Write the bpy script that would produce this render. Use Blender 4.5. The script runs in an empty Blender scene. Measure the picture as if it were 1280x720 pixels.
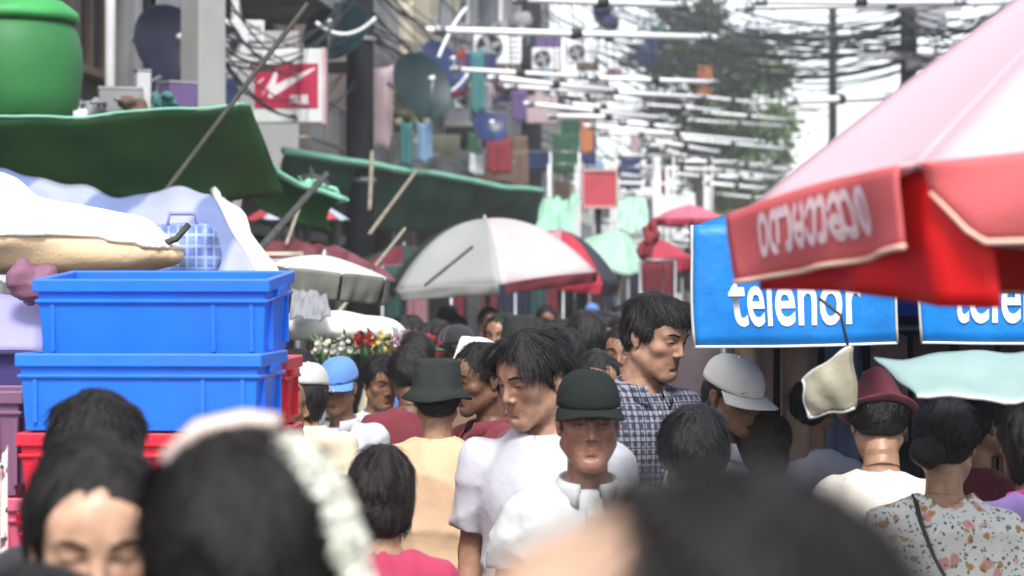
import bpy, math, random
import numpy as np
from mathutils import Vector, Matrix

R = math.radians
C = bpy.context.scene.collection
sc = bpy.context.scene

# ------------------------------------------------------------------ camera, sky, sun, exposure
FPX = 3000.0                       # focal length in photo pixels (1280 wide)
CAMZ = 1.9
cam = bpy.data.cameras.new('camera')
cam.sensor_width = 36.0
cam.lens = 36.0 * FPX / 1280.0
cam.clip_start = 0.1
cam.clip_end = 3000.0
cam.dof.use_dof = True
cam.dof.focus_distance = 7.6
cam.dof.aperture_fstop = cam.lens / 20.0
cam_o = bpy.data.objects.new('camera', cam)
cam_o.location = (0, 0, CAMZ)
cam_o.rotation_euler = (R(90), 0, 0)
C.objects.link(cam_o)
sc.camera = cam_o

world = bpy.data.worlds.new('World')
sc.world = world
world.use_nodes = True
wn = world.node_tree
wn.nodes.clear()
sky = wn.nodes.new('ShaderNodeTexSky')
sky.sky_type = 'NISHITA'
sky.sun_disc = False
SUN_EL, SUN_AZ = 50.0, 178.0        # behind the camera, high
sky.sun_elevation = R(SUN_EL)
sky.sun_rotation = R(SUN_AZ)
sky.air_density = 1.0
sky.dust_density = 1.5
sky.ozone_density = 1.0
sat = wn.nodes.new('ShaderNodeHueSaturation')
sat.inputs['Saturation'].default_value = 0.30      # milky overcast
bg = wn.nodes.new('ShaderNodeBackground')
bg.inputs['Strength'].default_value = 0.15
wo = wn.nodes.new('ShaderNodeOutputWorld')
wn.links.new(sky.outputs[0], sat.inputs['Color'])
wn.links.new(sat.outputs[0], bg.inputs['Color'])
wn.links.new(bg.outputs[0], wo.inputs['Surface'])

sun = bpy.data.lights.new('sun', 'SUN')
sun.energy = 2.1
sun.angle = R(14)
sun.color = (1.0, 0.97, 0.93)
sun_o = bpy.data.objects.new('sun', sun)
C.objects.link(sun_o)
_a, _e = R(SUN_AZ), R(SUN_EL)
_to = Vector((math.sin(_a) * math.cos(_e), math.cos(_a) * math.cos(_e), math.sin(_e)))
sun_o.rotation_euler = _to.to_track_quat('Z', 'Y').to_euler()

sc.view_settings.view_transform = 'Standard'
sc.view_settings.look = 'None'
sc.view_settings.exposure = 0.98
sc.view_settings.gamma = 1.0
sc.render.film_transparent = False
sc.cycles.use_denoising = True
sc.cycles.max_bounces = 6
sc.cycles.diffuse_bounces = 3
sc.cycles.glossy_bounces = 2
sc.cycles.transmission_bounces = 4
sc.cycles.transparent_max_bounces = 8
sc.cycles.caustics_reflective = False
sc.cycles.caustics_refractive = False

# ------------------------------------------------------------------ helpers
def P(px, py, Y):
    """point in the street that stands Y metres ahead at photo pixel px, py"""
    return Vector(((px - 640.0) / FPX * Y, Y, CAMZ - (py - 360.0) / FPX * Y))

_mats = {}
def mat(name, col, rough=0.6, bump=0.0, bscale=60.0, var=0.0, vscale=4.0, metal=0.0, spec=0.5, transl=0.0, coat=0.0, sheen=0.0,
        dirt=0.0, wave=None, pattern=None, emit=None):
    """procedural material: colour with mottled variation, dirt, bump and an optional pattern callback"""
    if name in _mats:
        return _mats[name]
    m = bpy.data.materials.new(name)
    m.use_nodes = True
    t = m.node_tree; N = t.nodes; L = t.links
    b = N['Principled BSDF']
    b.inputs['Roughness'].default_value = rough
    b.inputs['Metallic'].default_value = metal
    b.inputs['Specular IOR Level'].default_value = spec
    b.inputs['Coat Weight'].default_value = coat
    if sheen:
        b.inputs['Sheen Weight'].default_value = sheen
    tc = N.new('ShaderNodeTexCoord')
    col = (col[0], col[1], col[2], 1)
    rgb = N.new('ShaderNodeRGB'); rgb.outputs[0].default_value = col
    out = rgb.outputs[0]
    if pattern:
        out = pattern(N, L, tc, out)
    if var:
        nz = N.new('ShaderNodeTexNoise'); nz.inputs['Scale'].default_value = vscale; nz.inputs['Detail'].default_value = 5
        L.new(tc.outputs['Object'], nz.inputs['Vector'])
        mr = N.new('ShaderNodeMapRange'); mr.inputs[1].default_value = 0.3; mr.inputs[2].default_value = 0.7
        mr.inputs[3].default_value = 1 - var; mr.inputs[4].default_value = 1 + var
        L.new(nz.outputs[0], mr.inputs[0])
        mx = N.new('ShaderNodeMix'); mx.data_type = 'RGBA'; mx.blend_type = 'MULTIPLY'; mx.inputs[0].default_value = 1
        L.new(out, mx.inputs[6]); L.new(mr.outputs[0], mx.inputs[7])
        out = mx.outputs[2]
    if dirt:
        nz = N.new('ShaderNodeTexNoise'); nz.inputs['Scale'].default_value = vscale * 0.7; nz.inputs['Detail'].default_value = 8
        mp = N.new('ShaderNodeMapping'); mp.inputs['Scale'].default_value = (1, 1, 0.35); mp.inputs['Location'].default_value = (3, 7, 1)
        L.new(tc.outputs['Object'], mp.inputs[0]); L.new(mp.outputs[0], nz.inputs['Vector'])
        mr = N.new('ShaderNodeMapRange'); mr.inputs[1].default_value = 0.5; mr.inputs[2].default_value = 0.75
        mr.inputs[3].default_value = 0; mr.inputs[4].default_value = dirt
        L.new(nz.outputs[0], mr.inputs[0])
        mx = N.new('ShaderNodeMix'); mx.data_type = 'RGBA'
        mx.inputs[7].default_value = (0.06, 0.05, 0.04, 1)
        L.new(mr.outputs[0], mx.inputs[0]); L.new(out, mx.inputs[6])
        out = mx.outputs[2]
    L.new(out, b.inputs['Base Color'])
    if bump:
        nb = N.new('ShaderNodeTexNoise'); nb.inputs['Scale'].default_value = bscale; nb.inputs['Detail'].default_value = 4
        L.new(tc.outputs['Object'], nb.inputs['Vector'])
        bp = N.new('ShaderNodeBump'); bp.inputs['Strength'].default_value = bump; bp.inputs['Distance'].default_value = 0.01
        L.new(nb.outputs[0], bp.inputs['Height']); L.new(bp.outputs[0], b.inputs['Normal'])
    if transl:
        tr = N.new('ShaderNodeBsdfTranslucent'); L.new(out, tr.inputs['Color'])
        ms = N.new('ShaderNodeMixShader'); ms.inputs[0].default_value = transl
        o = N['Material Output']
        L.new(b.outputs[0], ms.inputs[1]); L.new(tr.outputs[0], ms.inputs[2]); L.new(ms.outputs[0], o.inputs['Surface'])
    if emit:
        b.inputs['Emission Color'].default_value = (*emit[:3], 1); b.inputs['Emission Strength'].default_value = emit[3]
    _mats[name] = m
    return m

def mesh_of(name, V, F, smooth=True):
    me = bpy.data.meshes.new(name)
    V = np.asarray(V, dtype=np.float64).reshape(-1, 3)
    if isinstance(F, np.ndarray):
        k = F.shape[1]
        me.vertices.add(len(V)); me.vertices.foreach_set('co', V.ravel())
        me.loops.add(F.size); me.loops.foreach_set('vertex_index', F.ravel().astype(np.int32))
        me.polygons.add(len(F))
        me.polygons.foreach_set('loop_start', np.arange(0, F.size, k, dtype=np.int32))
        me.polygons.foreach_set('loop_total', np.full(len(F), k, dtype=np.int32))
        me.update(calc_edges=True)
    else:
        me.from_pydata([tuple(v) for v in V], [], F)
        me.update()
    if smooth:
        me.polygons.foreach_set('use_smooth', np.ones(len(me.polygons), dtype=bool))
    return me

def link(name, me, m=None, parent=None, loc=None, rot=None):
    o = bpy.data.objects.new(name, me)
    C.objects.link(o)
    if m is not None:
        if len(me.materials) == 0:
            me.materials.append(m)
    if parent is not None:
        o.parent = parent
    if loc is not None:
        o.location = loc
    if rot is not None:
        o.rotation_euler = rot
    return o

def tag(o, label, cat, group=None, kind=None):
    o['label'] = label
    if cat: o['category'] = cat
    if group: o['group'] = group
    if kind: o['kind'] = kind
    return o

def thing(name, label, cat, loc=(0, 0, 0), rz=0.0, group=None):
    o = bpy.data.objects.new(name, None)
    o.empty_display_size = 0.1
    C.objects.link(o)
    o.location = loc; o.rotation_euler = (0, 0, rz)
    return tag(o, label, cat, group)

class MB:
    """collects simple solids into one mesh"""
    def __init__(s): s.V = []; s.F = []
    def add(s, V, F):
        b = len(s.V); s.V += [tuple(v) for v in V]; s.F += [tuple(i + b for i in f) for f in F]; return s
    def box(s, c, d, rz=0.0):
        x, y, z = [k / 2 for k in d]; cs, sn = math.cos(rz), math.sin(rz)
        V = []
        for (a, b_, e) in ((-1,-1,-1),(1,-1,-1),(1,1,-1),(-1,1,-1),(-1,-1,1),(1,-1,1),(1,1,1),(-1,1,1)):
            X, Y_ = a * x, b_ * y
            V.append((c[0] + X * cs - Y_ * sn, c[1] + X * sn + Y_ * cs, c[2] + e * z))
        return s.add(V, [(0,3,2,1),(4,5,6,7),(0,1,5,4),(1,2,6,5),(2,3,7,6),(3,0,4,7)])
    def tube(s, pts, r, n=8, cap=True):
        pts = [Vector(p) for p in pts]; m = len(pts)
        rs = r if isinstance(r, (list, tuple)) else [r] * m
        V = []; F = []; up = None
        for i, p in enumerate(pts):
            t = (pts[min(i + 1, m - 1)] - pts[max(i - 1, 0)])
            t.normalize()
            if up is None:
                up = Vector((0, 0, 1)) if abs(t.z) < 0.9 else Vector((1, 0, 0))
            a = t.cross(up); a.normalize(); b_ = a.cross(t); up = b_
            for k in range(n):
                an = 2 * math.pi * k / n
                V.append(p + (a * math.cos(an) + b_ * math.sin(an)) * rs[i])
        for i in range(m - 1):
            for k in range(n):
                q = (k + 1) % n
                F.append((i * n + k, i * n + q, (i + 1) * n + q, (i + 1) * n + k))
        if cap:
            F.append(tuple(range(n - 1, -1, -1))); F.append(tuple((m - 1) * n + k for k in range(n)))
        return s.add(V, F)
    def lathe(s, prof, n=24, c=(0, 0, 0), sx=1.0, sy=1.0, close=False):
        V = []; F = []; m = len(prof)
        for (r, z) in prof:
            for k in range(n):
                a = 2 * math.pi * k / n
                V.append((c[0] + r * sx * math.cos(a), c[1] + r * sy * math.sin(a), c[2] + z))
        for i in range(m - 1):
            for k in range(n):
                q = (k + 1) % n
                F.append((i * n + k, i * n + q, (i + 1) * n + q, (i + 1) * n + k))
        if close:
            F.append(tuple(range(n - 1, -1, -1))); F.append(tuple((m - 1) * n + k for k in range(n)))
        return s.add(V, F)
    def sheet(s, fn, nu, nv, th=0.0):
        """parametric sheet fn(u, v), given a thickness th along its normal"""
        V = [Vector(fn(i / nu, j / nv)) for i in range(nu + 1) for j in range(nv + 1)]
        w = nv + 1
        F = [(i * w + j, (i + 1) * w + j, (i + 1) * w + j + 1, i * w + j + 1) for i in range(nu) for j in range(nv)]
        if th:
            nrm = []
            for i in range(nu + 1):
                for j in range(nv + 1):
                    a = V[min(i + 1, nu) * w + j] - V[max(i - 1, 0) * w + j]
                    b_ = V[i * w + min(j + 1, nv)] - V[i * w + max(j - 1, 0)]
                    c = a.cross(b_)
                    nrm.append(c.normalized() if c.length > 1e-9 else Vector((0, 0, 1)))
            n0 = len(V)
            V += [V[k] - nrm[k] * th for k in range(n0)]
            F += [tuple(n0 + k for k in reversed(f)) for f in F]
            for i in range(nu):
                a, b_ = i * w, (i + 1) * w
                F.append((b_, a, a + n0, b_ + n0))
                a, b_ = i * w + nv, (i + 1) * w + nv
                F.append((a, b_, b_ + n0, a + n0))
            for j in range(nv):
                a, b_ = j, j + 1
                F.append((a, b_, b_ + n0, a + n0))
                a, b_ = nu * w + j, nu * w + j + 1
                F.append((b_, a, a + n0, b_ + n0))
        return s.add(V, F)
    def mesh(s, name, smooth=False): return mesh_of(name, s.V, s.F, smooth)
    def build(s, name, m, parent=None, smooth=False, loc=None, rot=None):
        return link(name, s.mesh(name, smooth), m, parent, loc, rot)

def bevel(o, w=0.004, seg=2):
    b = o.modifiers.new('bevel', 'BEVEL'); b.width = w; b.segments = seg; b.limit_method = 'ANGLE'; b.angle_limit = R(40)
    return o

def copy_tree(o, parent=None):
    c = o.copy(); C.objects.link(c); c.parent = parent
    for ch in list(o.children): copy_tree(ch, c)
    return c
# ------------------------------------------------------------------ people: smooth distance fields turned into one skin
def smin(a, b, k):
    h = np.clip(0.5 + 0.5 * (b - a) / k, 0, 1)
    return b * (1 - h) + a * h - k * h * (1 - h)

def f_ell(c, r):
    c = np.array(c, float); r = np.array(r, float)
    def f(X, Y, Z):
        x, y, z = (X - c[0]) / r[0], (Y - c[1]) / r[1], (Z - c[2]) / r[2]
        k0 = np.sqrt(x * x + y * y + z * z) + 1e-9
        k1 = np.sqrt((x / r[0]) ** 2 + (y / r[1]) ** 2 + (z / r[2]) ** 2) + 1e-9
        return k0 * (k0 - 1) / k1
    return f, c - r, c + r

def f_cone(a, b, ra, rb, sy=1.0):
    a = np.array(a, float); b = np.array(b, float); d = b - a; L2 = max(float(d @ d), 1e-9)
    def f(X, Y, Z):
        x, y, z = X - a[0], Y - a[1], Z - a[2]
        h = np.clip((x * d[0] + y * d[1] + z * d[2]) / L2, 0, 1)
        return np.sqrt((x - h * d[0]) ** 2 + ((y - h * d[1]) / sy) ** 2 + (z - h * d[2]) ** 2) - (ra + (rb - ra) * h)
    m = max(ra, rb)
    return f, np.minimum(a, b) - m, np.maximum(a, b) + m

class Field:
    def __init__(s, lo, hi, step):
        s.ax = [np.arange(lo[i], hi[i] + step, step) for i in range(3)]
        s.d = np.full([len(a) for a in s.ax], 0.2)
        s.step = step
    def _sl(s, lo, hi, mg):
        r = []
        for i in range(3):
            a = int(np.searchsorted(s.ax[i], lo[i] - mg)); b = int(np.searchsorted(s.ax[i], hi[i] + mg))
            r.append(slice(max(a, 0), max(b, 0)))
        X, Y, Z = s.ax[0][r[0]][:, None, None], s.ax[1][r[1]][None, :, None], s.ax[2][r[2]][None, None, :]
        return tuple(r), X, Y, Z
    def add(s, prim, k=0.01, infl=0.0):
        f, lo, hi = prim
        sl, X, Y, Z = s._sl(lo, hi, 3 * s.step + k + infl)
        if s.d[sl].size: s.d[sl] = smin(s.d[sl], f(X, Y, Z) - infl, k)
        return s
    def cut(s, prim, k=0.005):
        f, lo, hi = prim
        sl, X, Y, Z = s._sl(lo, hi, 3 * s.step + k)
        if s.d[sl].size: s.d[sl] = -smin(-s.d[sl], f(X, Y, Z), k)
        return s
    def full(s):
        return s.ax[0][:, None, None], s.ax[1][None, :, None], s.ax[2][None, None, :]
    def keep(s, fn, k=0.004):
        """intersect with the half space / shape fn < 0"""
        X, Y, Z = s.full()
        s.d = -smin(-s.d, -(fn(X, Y, Z) + np.zeros_like(s.d)), k); return s
    def mesh(s):
        d = s.d
        ins = d < 0
        c = np.zeros([n - 1 for n in d.shape], np.int8)
        for i in (0, 1):
            for j in (0, 1):
                for k in (0, 1):
                    c += ins[i:i + c.shape[0], j:j + c.shape[1], k:k + c.shape[2]]
        act = np.argwhere((c > 0) & (c < 8))
        idx = np.full(c.shape, -1, np.int64); idx[act[:, 0], act[:, 1], act[:, 2]] = np.arange(len(act))
        pos = np.zeros((len(act), 3)); cnt = np.zeros(len(act))
        cor = [(i, j, k) for i in (0, 1) for j in (0, 1) for k in (0, 1)]
        val = {q: d[act[:, 0] + q[0], act[:, 1] + q[1], act[:, 2] + q[2]] for q in cor}
        for q in cor:
            for ax in range(3):
                if q[ax]: continue
                w = list(q); w[ax] = 1; w = tuple(w)
                a, b = val[q], val[w]
                cr = (a < 0) != (b < 0)
                t = np.where(cr, a / np.where(cr, a - b, 1), 0)
                p = np.array(q, float)[None, :] + np.zeros((len(act), 3)); p[:, ax] = t
                pos += p * cr[:, None]; cnt += cr
        pos = act + pos / cnt[:, None]
        for i in range(3):
            pos[:, i] = s.ax[i][0] + pos[:, i] * s.step
        Fs = []
        for ax in range(3):
            n = [k for k in d.shape]
            sl0 = [slice(1, n[i] - 1) for i in range(3)]; sl0[ax] = slice(0, n[ax] - 1)
            sl1 = list(sl0); sl1[ax] = slice(1, n[ax])
            A, B = ins[tuple(sl0)], ins[tuple(sl1)]
            e = np.argwhere(A != B)
            if not len(e): continue
            base = e.copy(); flip = A[e[:, 0], e[:, 1], e[:, 2]]
            o = [1, 1, 1]; o[ax] = 0
            base = base + np.array(o)
            u, v = (ax + 1) % 3, (ax + 2) % 3
            q = []
            for (du, dv) in ((0, 0), (-1, 0), (-1, -1), (0, -1)):
                t = base.copy(); t[:, u] += du; t[:, v] += dv
                q.append(idx[t[:, 0], t[:, 1], t[:, 2]])
            q = np.stack(q, 1)
            q[~flip] = q[~flip][:, ::-1]
            Fs.append(q)
        return pos, np.concatenate(Fs)

def wob(p, seed, f, n=6):
    """smooth pseudo noise, -1..1"""
    r = np.random.RandomState(seed)
    o = 0
    for _ in range(n):
        k = r.normal(size=3); k *= f * (0.6 + 0.9 * r.rand()) / np.linalg.norm(k)
        o = o + np.sin(p[..., 0] * k[0] + p[..., 1] * k[1] + p[..., 2] * k[2] + r.rand() * 6.28)
    return o / n * 1.6

def normals_of(V, F):
    a = V[F[:, 2]] - V[F[:, 0]]; b = V[F[:, 3]] - V[F[:, 1]]
    fn = np.cross(a, b)
    n = np.zeros_like(V)
    for k in range(4): np.add.at(n, F[:, k], fn)
    return n / (np.linalg.norm(n, axis=1, keepdims=True) + 1e-12)

# ---- the head: origin at the middle of the skull, face looks along -y
def head_field(step, fw=1.0, jaw=1.0, nose=1.0, lids=0.35, lip=1.0, age=0.0, cheek=1.0, fat=0.0):
    F = Field((-.10, -.135, -.16), (.10, .115, .13), step)
    F.add(f_ell((0, .010, .036), (.0755 * fw, .096, .084)), .01)
    F.add(f_ell((0, -.030, -.018), (.060 * fw + fat, .068, .088)), .03)
    F.add(f_ell((0, -.060, .045), (.055 * fw, .036, .048)), .03)
    for s in (-1, 1):
        F.add(f_cone((s * .052 * jaw * fw, .004, -.056), (s * .017, -.073, -.098), .020 + fat, .018), .03)
        F.add(f_ell((s * .044 * fw, -.060, -.020), (.021 * cheek, .019, .017)), .022)
        F.add(f_cone((s * .014, -.0915, .0265), (s * .046 * fw, -.074, .025), .0085, .007), .014)
    F.add(f_ell((0, -.081, -.101), (.021 * jaw, .014, .015)), .02)
    F.add(f_ell((0, -.073, -.066), (.036, .016, .026)), .025)
    for s in (-1, 1):
        F.cut(f_ell((s * .0315 * fw, -.1000, .0085), (.0175, .0145, .0120)), .012)
    F.add(f_cone((0, -.092, .020), (0, -.1085, -.020), .0062, .0088 * nose), .012)
    F.add(f_ell((0, -.1105, -.0265), (.0092 * nose, .0085, .0080)), .006)
    for s in (-1, 1):
        F.add(f_ell((s * .0128 * nose, -.1010, -.0305), (.0072 * nose, .0088, .0066)), .005)
        F.cut(f_ell((s * .0072 * nose, -.1075, -.0365), (.0034, .0050, .0034)), .003)
    # eyelids
    for s in (-1, 1):
        e = (s * .0315 * fw, -.0775, .0075)
        F.add(f_ell(e, (.0165, .0148, .0128)), .006)
        hh = .0012 + .0062 * lids
        F.cut(f_ell((e[0], e[1] - .016, e[2] - .0022), (.0130, .0095, hh)), .0015)
    # lips
    for s in (-1, 1):
        F.add(f_cone((s * .004, -.0922, -.0595), (s * .0270, -.0775, -.0640), .0042 * lip, .0022), .006)
        F.add(f_cone((0, -.0910, -.0690), (s * .0240, -.0778, -.0655), .0050 * lip, .0025), .006)
    F.cut(f_cone((-.0265, -.0885, -.0642), (.0265, -.0885, -.0642), .0011, .0011), .0025)
    F.cut(f_ell((0, -.0960, -.0800), (.014, .006, .004)), .008)
    if age:
        for s in (-1, 1):
            F.cut(f_cone((s * .019, -.098, -.034), (s * .034, -.088, -.066), .0016 * age, .0010), .006)
            F.cut(f_cone((s * .020, -.092, -.008), (s * .040, -.078, -.010), .0016 * age, .0010), .005)
    # ears
    for s in (-1, 1):
        F.add(f_ell((s * .0775 * fw, .012, .000), (.0085, .0185, .0290)), .006)
        F.add(f_ell((s * .0760 * fw, .006, -.026), (.0065, .0090, .0110)), .004)
        F.cut(f_ell((s * .0880 * fw, .008, .001), (.0065, .0095, .0155)), .003)
    # neck
    F.add(f_cone((0, .022, -.20), (0, .018, -.045), .053 + fat, .052), .025)
    F.keep(lambda X, Y, Z: -.150 - Z, .002)
    return F

def skin_mat():
    if 'skin' in _mats: return _mats['skin']
    m = bpy.data.materials.new('skin'); m.use_nodes = True
    N, L = m.node_tree.nodes, m.node_tree.links; b = N['Principled BSDF']
    at = N.new('ShaderNodeAttribute'); at.attribute_name = 'tint'
    tc = N.new('ShaderNodeTexCoord')
    nz = N.new('ShaderNodeTexNoise'); nz.inputs['Scale'].default_value = 45; nz.inputs['Detail'].default_value = 5
    L.new(tc.outputs['Object'], nz.inputs['Vector'])
    mr = N.new('ShaderNodeMapRange'); mr.inputs[1].default_value = .3; mr.inputs[2].default_value = .7; mr.inputs[3].default_value = .78; mr.inputs[4].default_value = 1.16
    L.new(nz.outputs[0], mr.inputs[0])
    mx = N.new('ShaderNodeMix'); mx.data_type = 'RGBA'; mx.blend_type = 'MULTIPLY'; mx.inputs[0].default_value = 1
    L.new(at.outputs['Color'], mx.inputs[6]); L.new(mr.outputs[0], mx.inputs[7])
    L.new(mx.outputs[2], b.inputs['Base Color'])
    b.inputs['Roughness'].default_value = .40
    b.inputs['Subsurface Weight'].default_value = .12
    b.inputs['Subsurface Radius'].default_value = (.012, .004, .002)
    b.inputs['Subsurface Scale'].default_value = .5
    bp = N.new('ShaderNodeBump'); bp.inputs['Strength'].default_value = .12; bp.inputs['Distance'].default_value = .004
    nb = N.new('ShaderNodeTexNoise'); nb.inputs['Scale'].default_value = 260
    L.new(tc.outputs['Object'], nb.inputs['Vector']); L.new(nb.outputs[0], bp.inputs['Height']); L.new(bp.outputs[0], b.inputs['Normal'])
    _mats['skin'] = m
    return m

def eye_mat():
    if 'eye' in _mats: return _mats['eye']
    m = bpy.data.materials.new('eye'); m.use_nodes = True
    N, L = m.node_tree.nodes, m.node_tree.links; b = N['Principled BSDF']
    tc = N.new('ShaderNodeTexCoord'); sx = N.new('ShaderNodeSeparateXYZ'); L.new(tc.outputs['Object'], sx.inputs[0])
    cr = N.new('ShaderNodeValToRGB'); mr = N.new('ShaderNodeMapRange')
    mr.inputs[1].default_value = -.0122; mr.inputs[2].default_value = -.0072
    L.new(sx.outputs[1], mr.inputs[0]); L.new(mr.outputs[0], cr.inputs[0])
    e = cr.color_ramp.elements
    e[0].position = .42; e[0].color = (.012, .007, .005, 1); e[1].position = .52; e[1].color = (.45, .40, .37, 1)
    L.new(cr.outputs[0], b.inputs['Base Color']); b.inputs['Roughness'].default_value = .12
    _mats['eye'] = m
    return m

def hair_mat(name='hair', col=(.010, .008, .0075), rough=.42):
    return mat(name, col, rough=rough, bump=.5, bscale=240, var=.35, vscale=70, spec=.34)

def srgb(r, g, b):
    f = lambda c: c / 12.92 if c <= .04045 else ((c + .055) / 1.055) ** 2.4
    return (f(r / 255), f(g / 255), f(b / 255))

# hair: where on the skull it grows, by the height of its lower edge at each y
HL = {
    'short': ([-.12, -.085, -.06, -.035, -.012, .002, .03, .055, .12], [.078, .070, .052, .036, -.010, .000, -.035, -.062, -.070]),
    'fringe': ([-.12, -.085, -.06, -.035, -.012, .002, .03, .055, .12], [.066, .058, .040, .024, -.018, .000, -.035, -.066, -.075]),
    'swept': ([-.12, -.085, -.06, -.035, -.012, .002, .03, .055, .12], [.084, .076, .052, .026, -.022, -.012, -.05, -.075, -.085]),
    'back': ([-.12, -.085, -.06, -.035, -.012, .002, .03, .055, .12], [.074, .068, .050, .034, .010, .004, -.03, -.060, -.075]),
    'bob': ([-.12, -.085, -.06, -.035, -.012, .002, .03, .055, .12], [.072, .062, .030, -.02, -.09, -.115, -.125, -.125, -.125]),
    'long': ([-.12, -.085, -.06, -.035, -.012, .002, .03, .055, .12], [.098, .090, .060, .024, -.03, -.06, -.14, -.15, -.15]),
    'recede': ([-.12, -.085, -.06, -.035, -.012, .002, .03, .055, .12], [.200, .200, .170, .125, .055, .020, -.035, -.062, -.070]),
}
def hair_field(style, step, seed, fw=1.0, thick=.013, under_hat=False):
    H = Field((-.14, -.15, -.19), (.14, .17, .18), step)
    t = thick
    H.add(f_ell((0, .012, .036), (.0755 * fw + t, .096 + t, .084 + t * 1.1)), .01)
    if style in ('short', 'fringe', 'swept', 'back', 'recede'):
        H.add(f_ell((0, .038, -.020), (.062 * fw + t * .5, .058 + t * .4, .070)), .03)
        if style == 'fringe':
            H.add(f_ell((.015, -.052, .078), (.062, .050, .042)), .03)
        if style == 'swept':
            H.add(f_ell((-.030, -.060, .070), (.052, .050, .046)), .03)
            H.add(f_ell((.040, -.045, .066), (.046, .055, .052)), .03)
    if style == 'bob':
        H.add(f_ell((0, .030, -.030), (.088 * fw, .085, .105)), .04)
    if style == 'long':
        H.add(f_ell((0, .045, -.040), (.080 * fw, .060, .110)), .04)
        H.add(f_cone((0, .070, -.04), (0, .090, -.17), .055, .045), .03)
    if style == 'back':
        H.add(f_ell((0, .030, .020), (.082 * fw, .090, .085)), .03)
    X, Y, Z = H.full()
    p = np.stack(np.broadcast_arrays(X, Y, Z), -1)
    near = np.abs(H.d) < .03
    dd = np.zeros_like(H.d); dd[near] = wob(p[near], seed, 75.0, 8) * .0055 + wob(p[near] * np.array((1.6, 1.6, .5)), seed + 1, 150.0, 8) * .0030
    H.d = H.d + dd
    xs, zs = HL[style]
    hl = np.interp(H.ax[1], xs, zs)[None, :, None]
    edge = hl - Z + .35 * np.abs(X) * (Y < -.05) * 0
    jag = wob(p, seed + 2, 260.0, 6) * (.0015 if style == 'long' else .0035)
    H.d = -smin(-H.d, -((edge + jag) * .8), .006)
    if style in ('bob', 'long'):
        # keep the face open
        f, lo, hi = f_ell((0, -.10, -.055), (.062 * fw, .075, .125))
        H.d = -smin(-H.d, f(X, Y, Z), .012)
    if under_hat:
        H.d = -smin(-H.d, -(Z - .034 + 0 * X + .0 * Y), .004)
    return H

def strands(V, N_, n, seed, style, length=(.03, .07), width=.0016, lift=.004, crown=(0, .045, .10)):
    r = np.random.RandomState(seed)
    ok = np.where((np.linalg.norm(V - np.array((0, -.01, 0)), axis=1) > .07) & (N_[:, 2] > -.45))[0]
    k = ok[r.randint(0, len(ok), n)]
    p = V[k] + r.normal(size=(n, 3)) * .0015
    nn = N_[k]
    cr = np.array(crown)
    d = p - cr
    if style == 'swept':
        d = p - np.array((.022, -.03, .13)); d[:, 1] *= .8; d[:, 2] -= .05
    elif style == 'fringe':
        d = p - np.array((-.01, .05, .115)); d[:, 2] -= .01
    elif style in ('back',):
        d = np.array((0, .10, -.03)) - p
    elif style in ('bob', 'long'):
        d = p - np.array((0, .0, .14)); d[:, 2] -= .12; d[:, :2] *= .6
    else:
        d[:, 2] -= .03
    d += r.normal(size=(n, 3)) * (.012 if style not in ('bob', 'long') else .004)
    t = d - nn * np.sum(d * nn, 1, keepdims=True)
    t /= np.linalg.norm(t, axis=1, keepdims=True) + 1e-9
    w = np.cross(t, nn)
    L_ = r.uniform(length[0], length[1], n)[:, None]
    if style not in ('bob', 'long'): L_ = L_ * np.interp(p[:, 2], [-.06, .02, .07], [.22, .45, 1])[:, None]
    W = width * r.uniform(.6, 1.4, n)[:, None]
    lf = r.uniform(-.1, 1.3, n)[:, None] * lift
    fly = r.rand(n) < .07
    lf[fly] *= 3.2
    out = []
    for j, s in enumerate((0, .4, .75, 1.0)):
        ls = L_ * s
        q = p + t * ls - nn * (.5 * ls * ls / .10) + nn * (.0006 + lf * s)
        ww = W * (1, .9, .6, .08)[j]
        out.append(q - w * ww); out.append(q + w * ww)
    A = np.stack(out, 1)
    zmin = {'long': .082, 'bob': .055, 'swept': .060, 'fringe': .048, 'back': .06, 'recede': .14}.get(style, .05)
    bad = ((A[:, :, 1] < -.045) & (A[:, :, 2] < zmin) & (np.abs(A[:, :, 0]) < .064)).any(1)
    A = A[~bad]; n = len(A)
    A = A.reshape(-1, 3)
    b = (np.arange(n) * 8)[:, None]
    F = np.concatenate([b + np.array([[0, 1, 3, 2]]), b + np.array([[2, 3, 5, 4]]), b + np.array([[4, 5, 7, 6]])])
    return A, F

def brow_mesh(fw, seed, side, droop=0.0):
    r = np.random.RandomState(seed); V = []; F = []
    for s in (side,):
        for i in range(90):
            u = r.rand(); x = s * (.013 + .037 * u) * fw
            z = .0265 + .006 * math.sin(u * 2.6) - .006 * u * droop + r.normal() * .0016
            y = -.1030 + .0175 * u ** 1.5 
            p = np.array((x, y, z)); d = np.array((s * .008, .0022 * u, .0035 - .005 * u)); w = np.array((0, 0, .0008))
            b = len(V); V += [p - w, p + w, p + d + w * .3, p + d - w * .3]; F.append((b, b + 3, b + 2, b + 1))
    return V, F
ARMS = {
    'hang': dict(sh=(.168, .012, 1.345), el=(.212, .045, 1.105), wr=(.225, -.015, .870)),
    'fwd': dict(sh=(.168, .012, 1.345), el=(.215, .035, 1.110), wr=(.085, -.240, 1.120)),
    'low': dict(sh=(.168, .012, 1.345), el=(.218, .025, 1.110), wr=(.160, -.200, .950)),
}
_fields = {}

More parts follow.
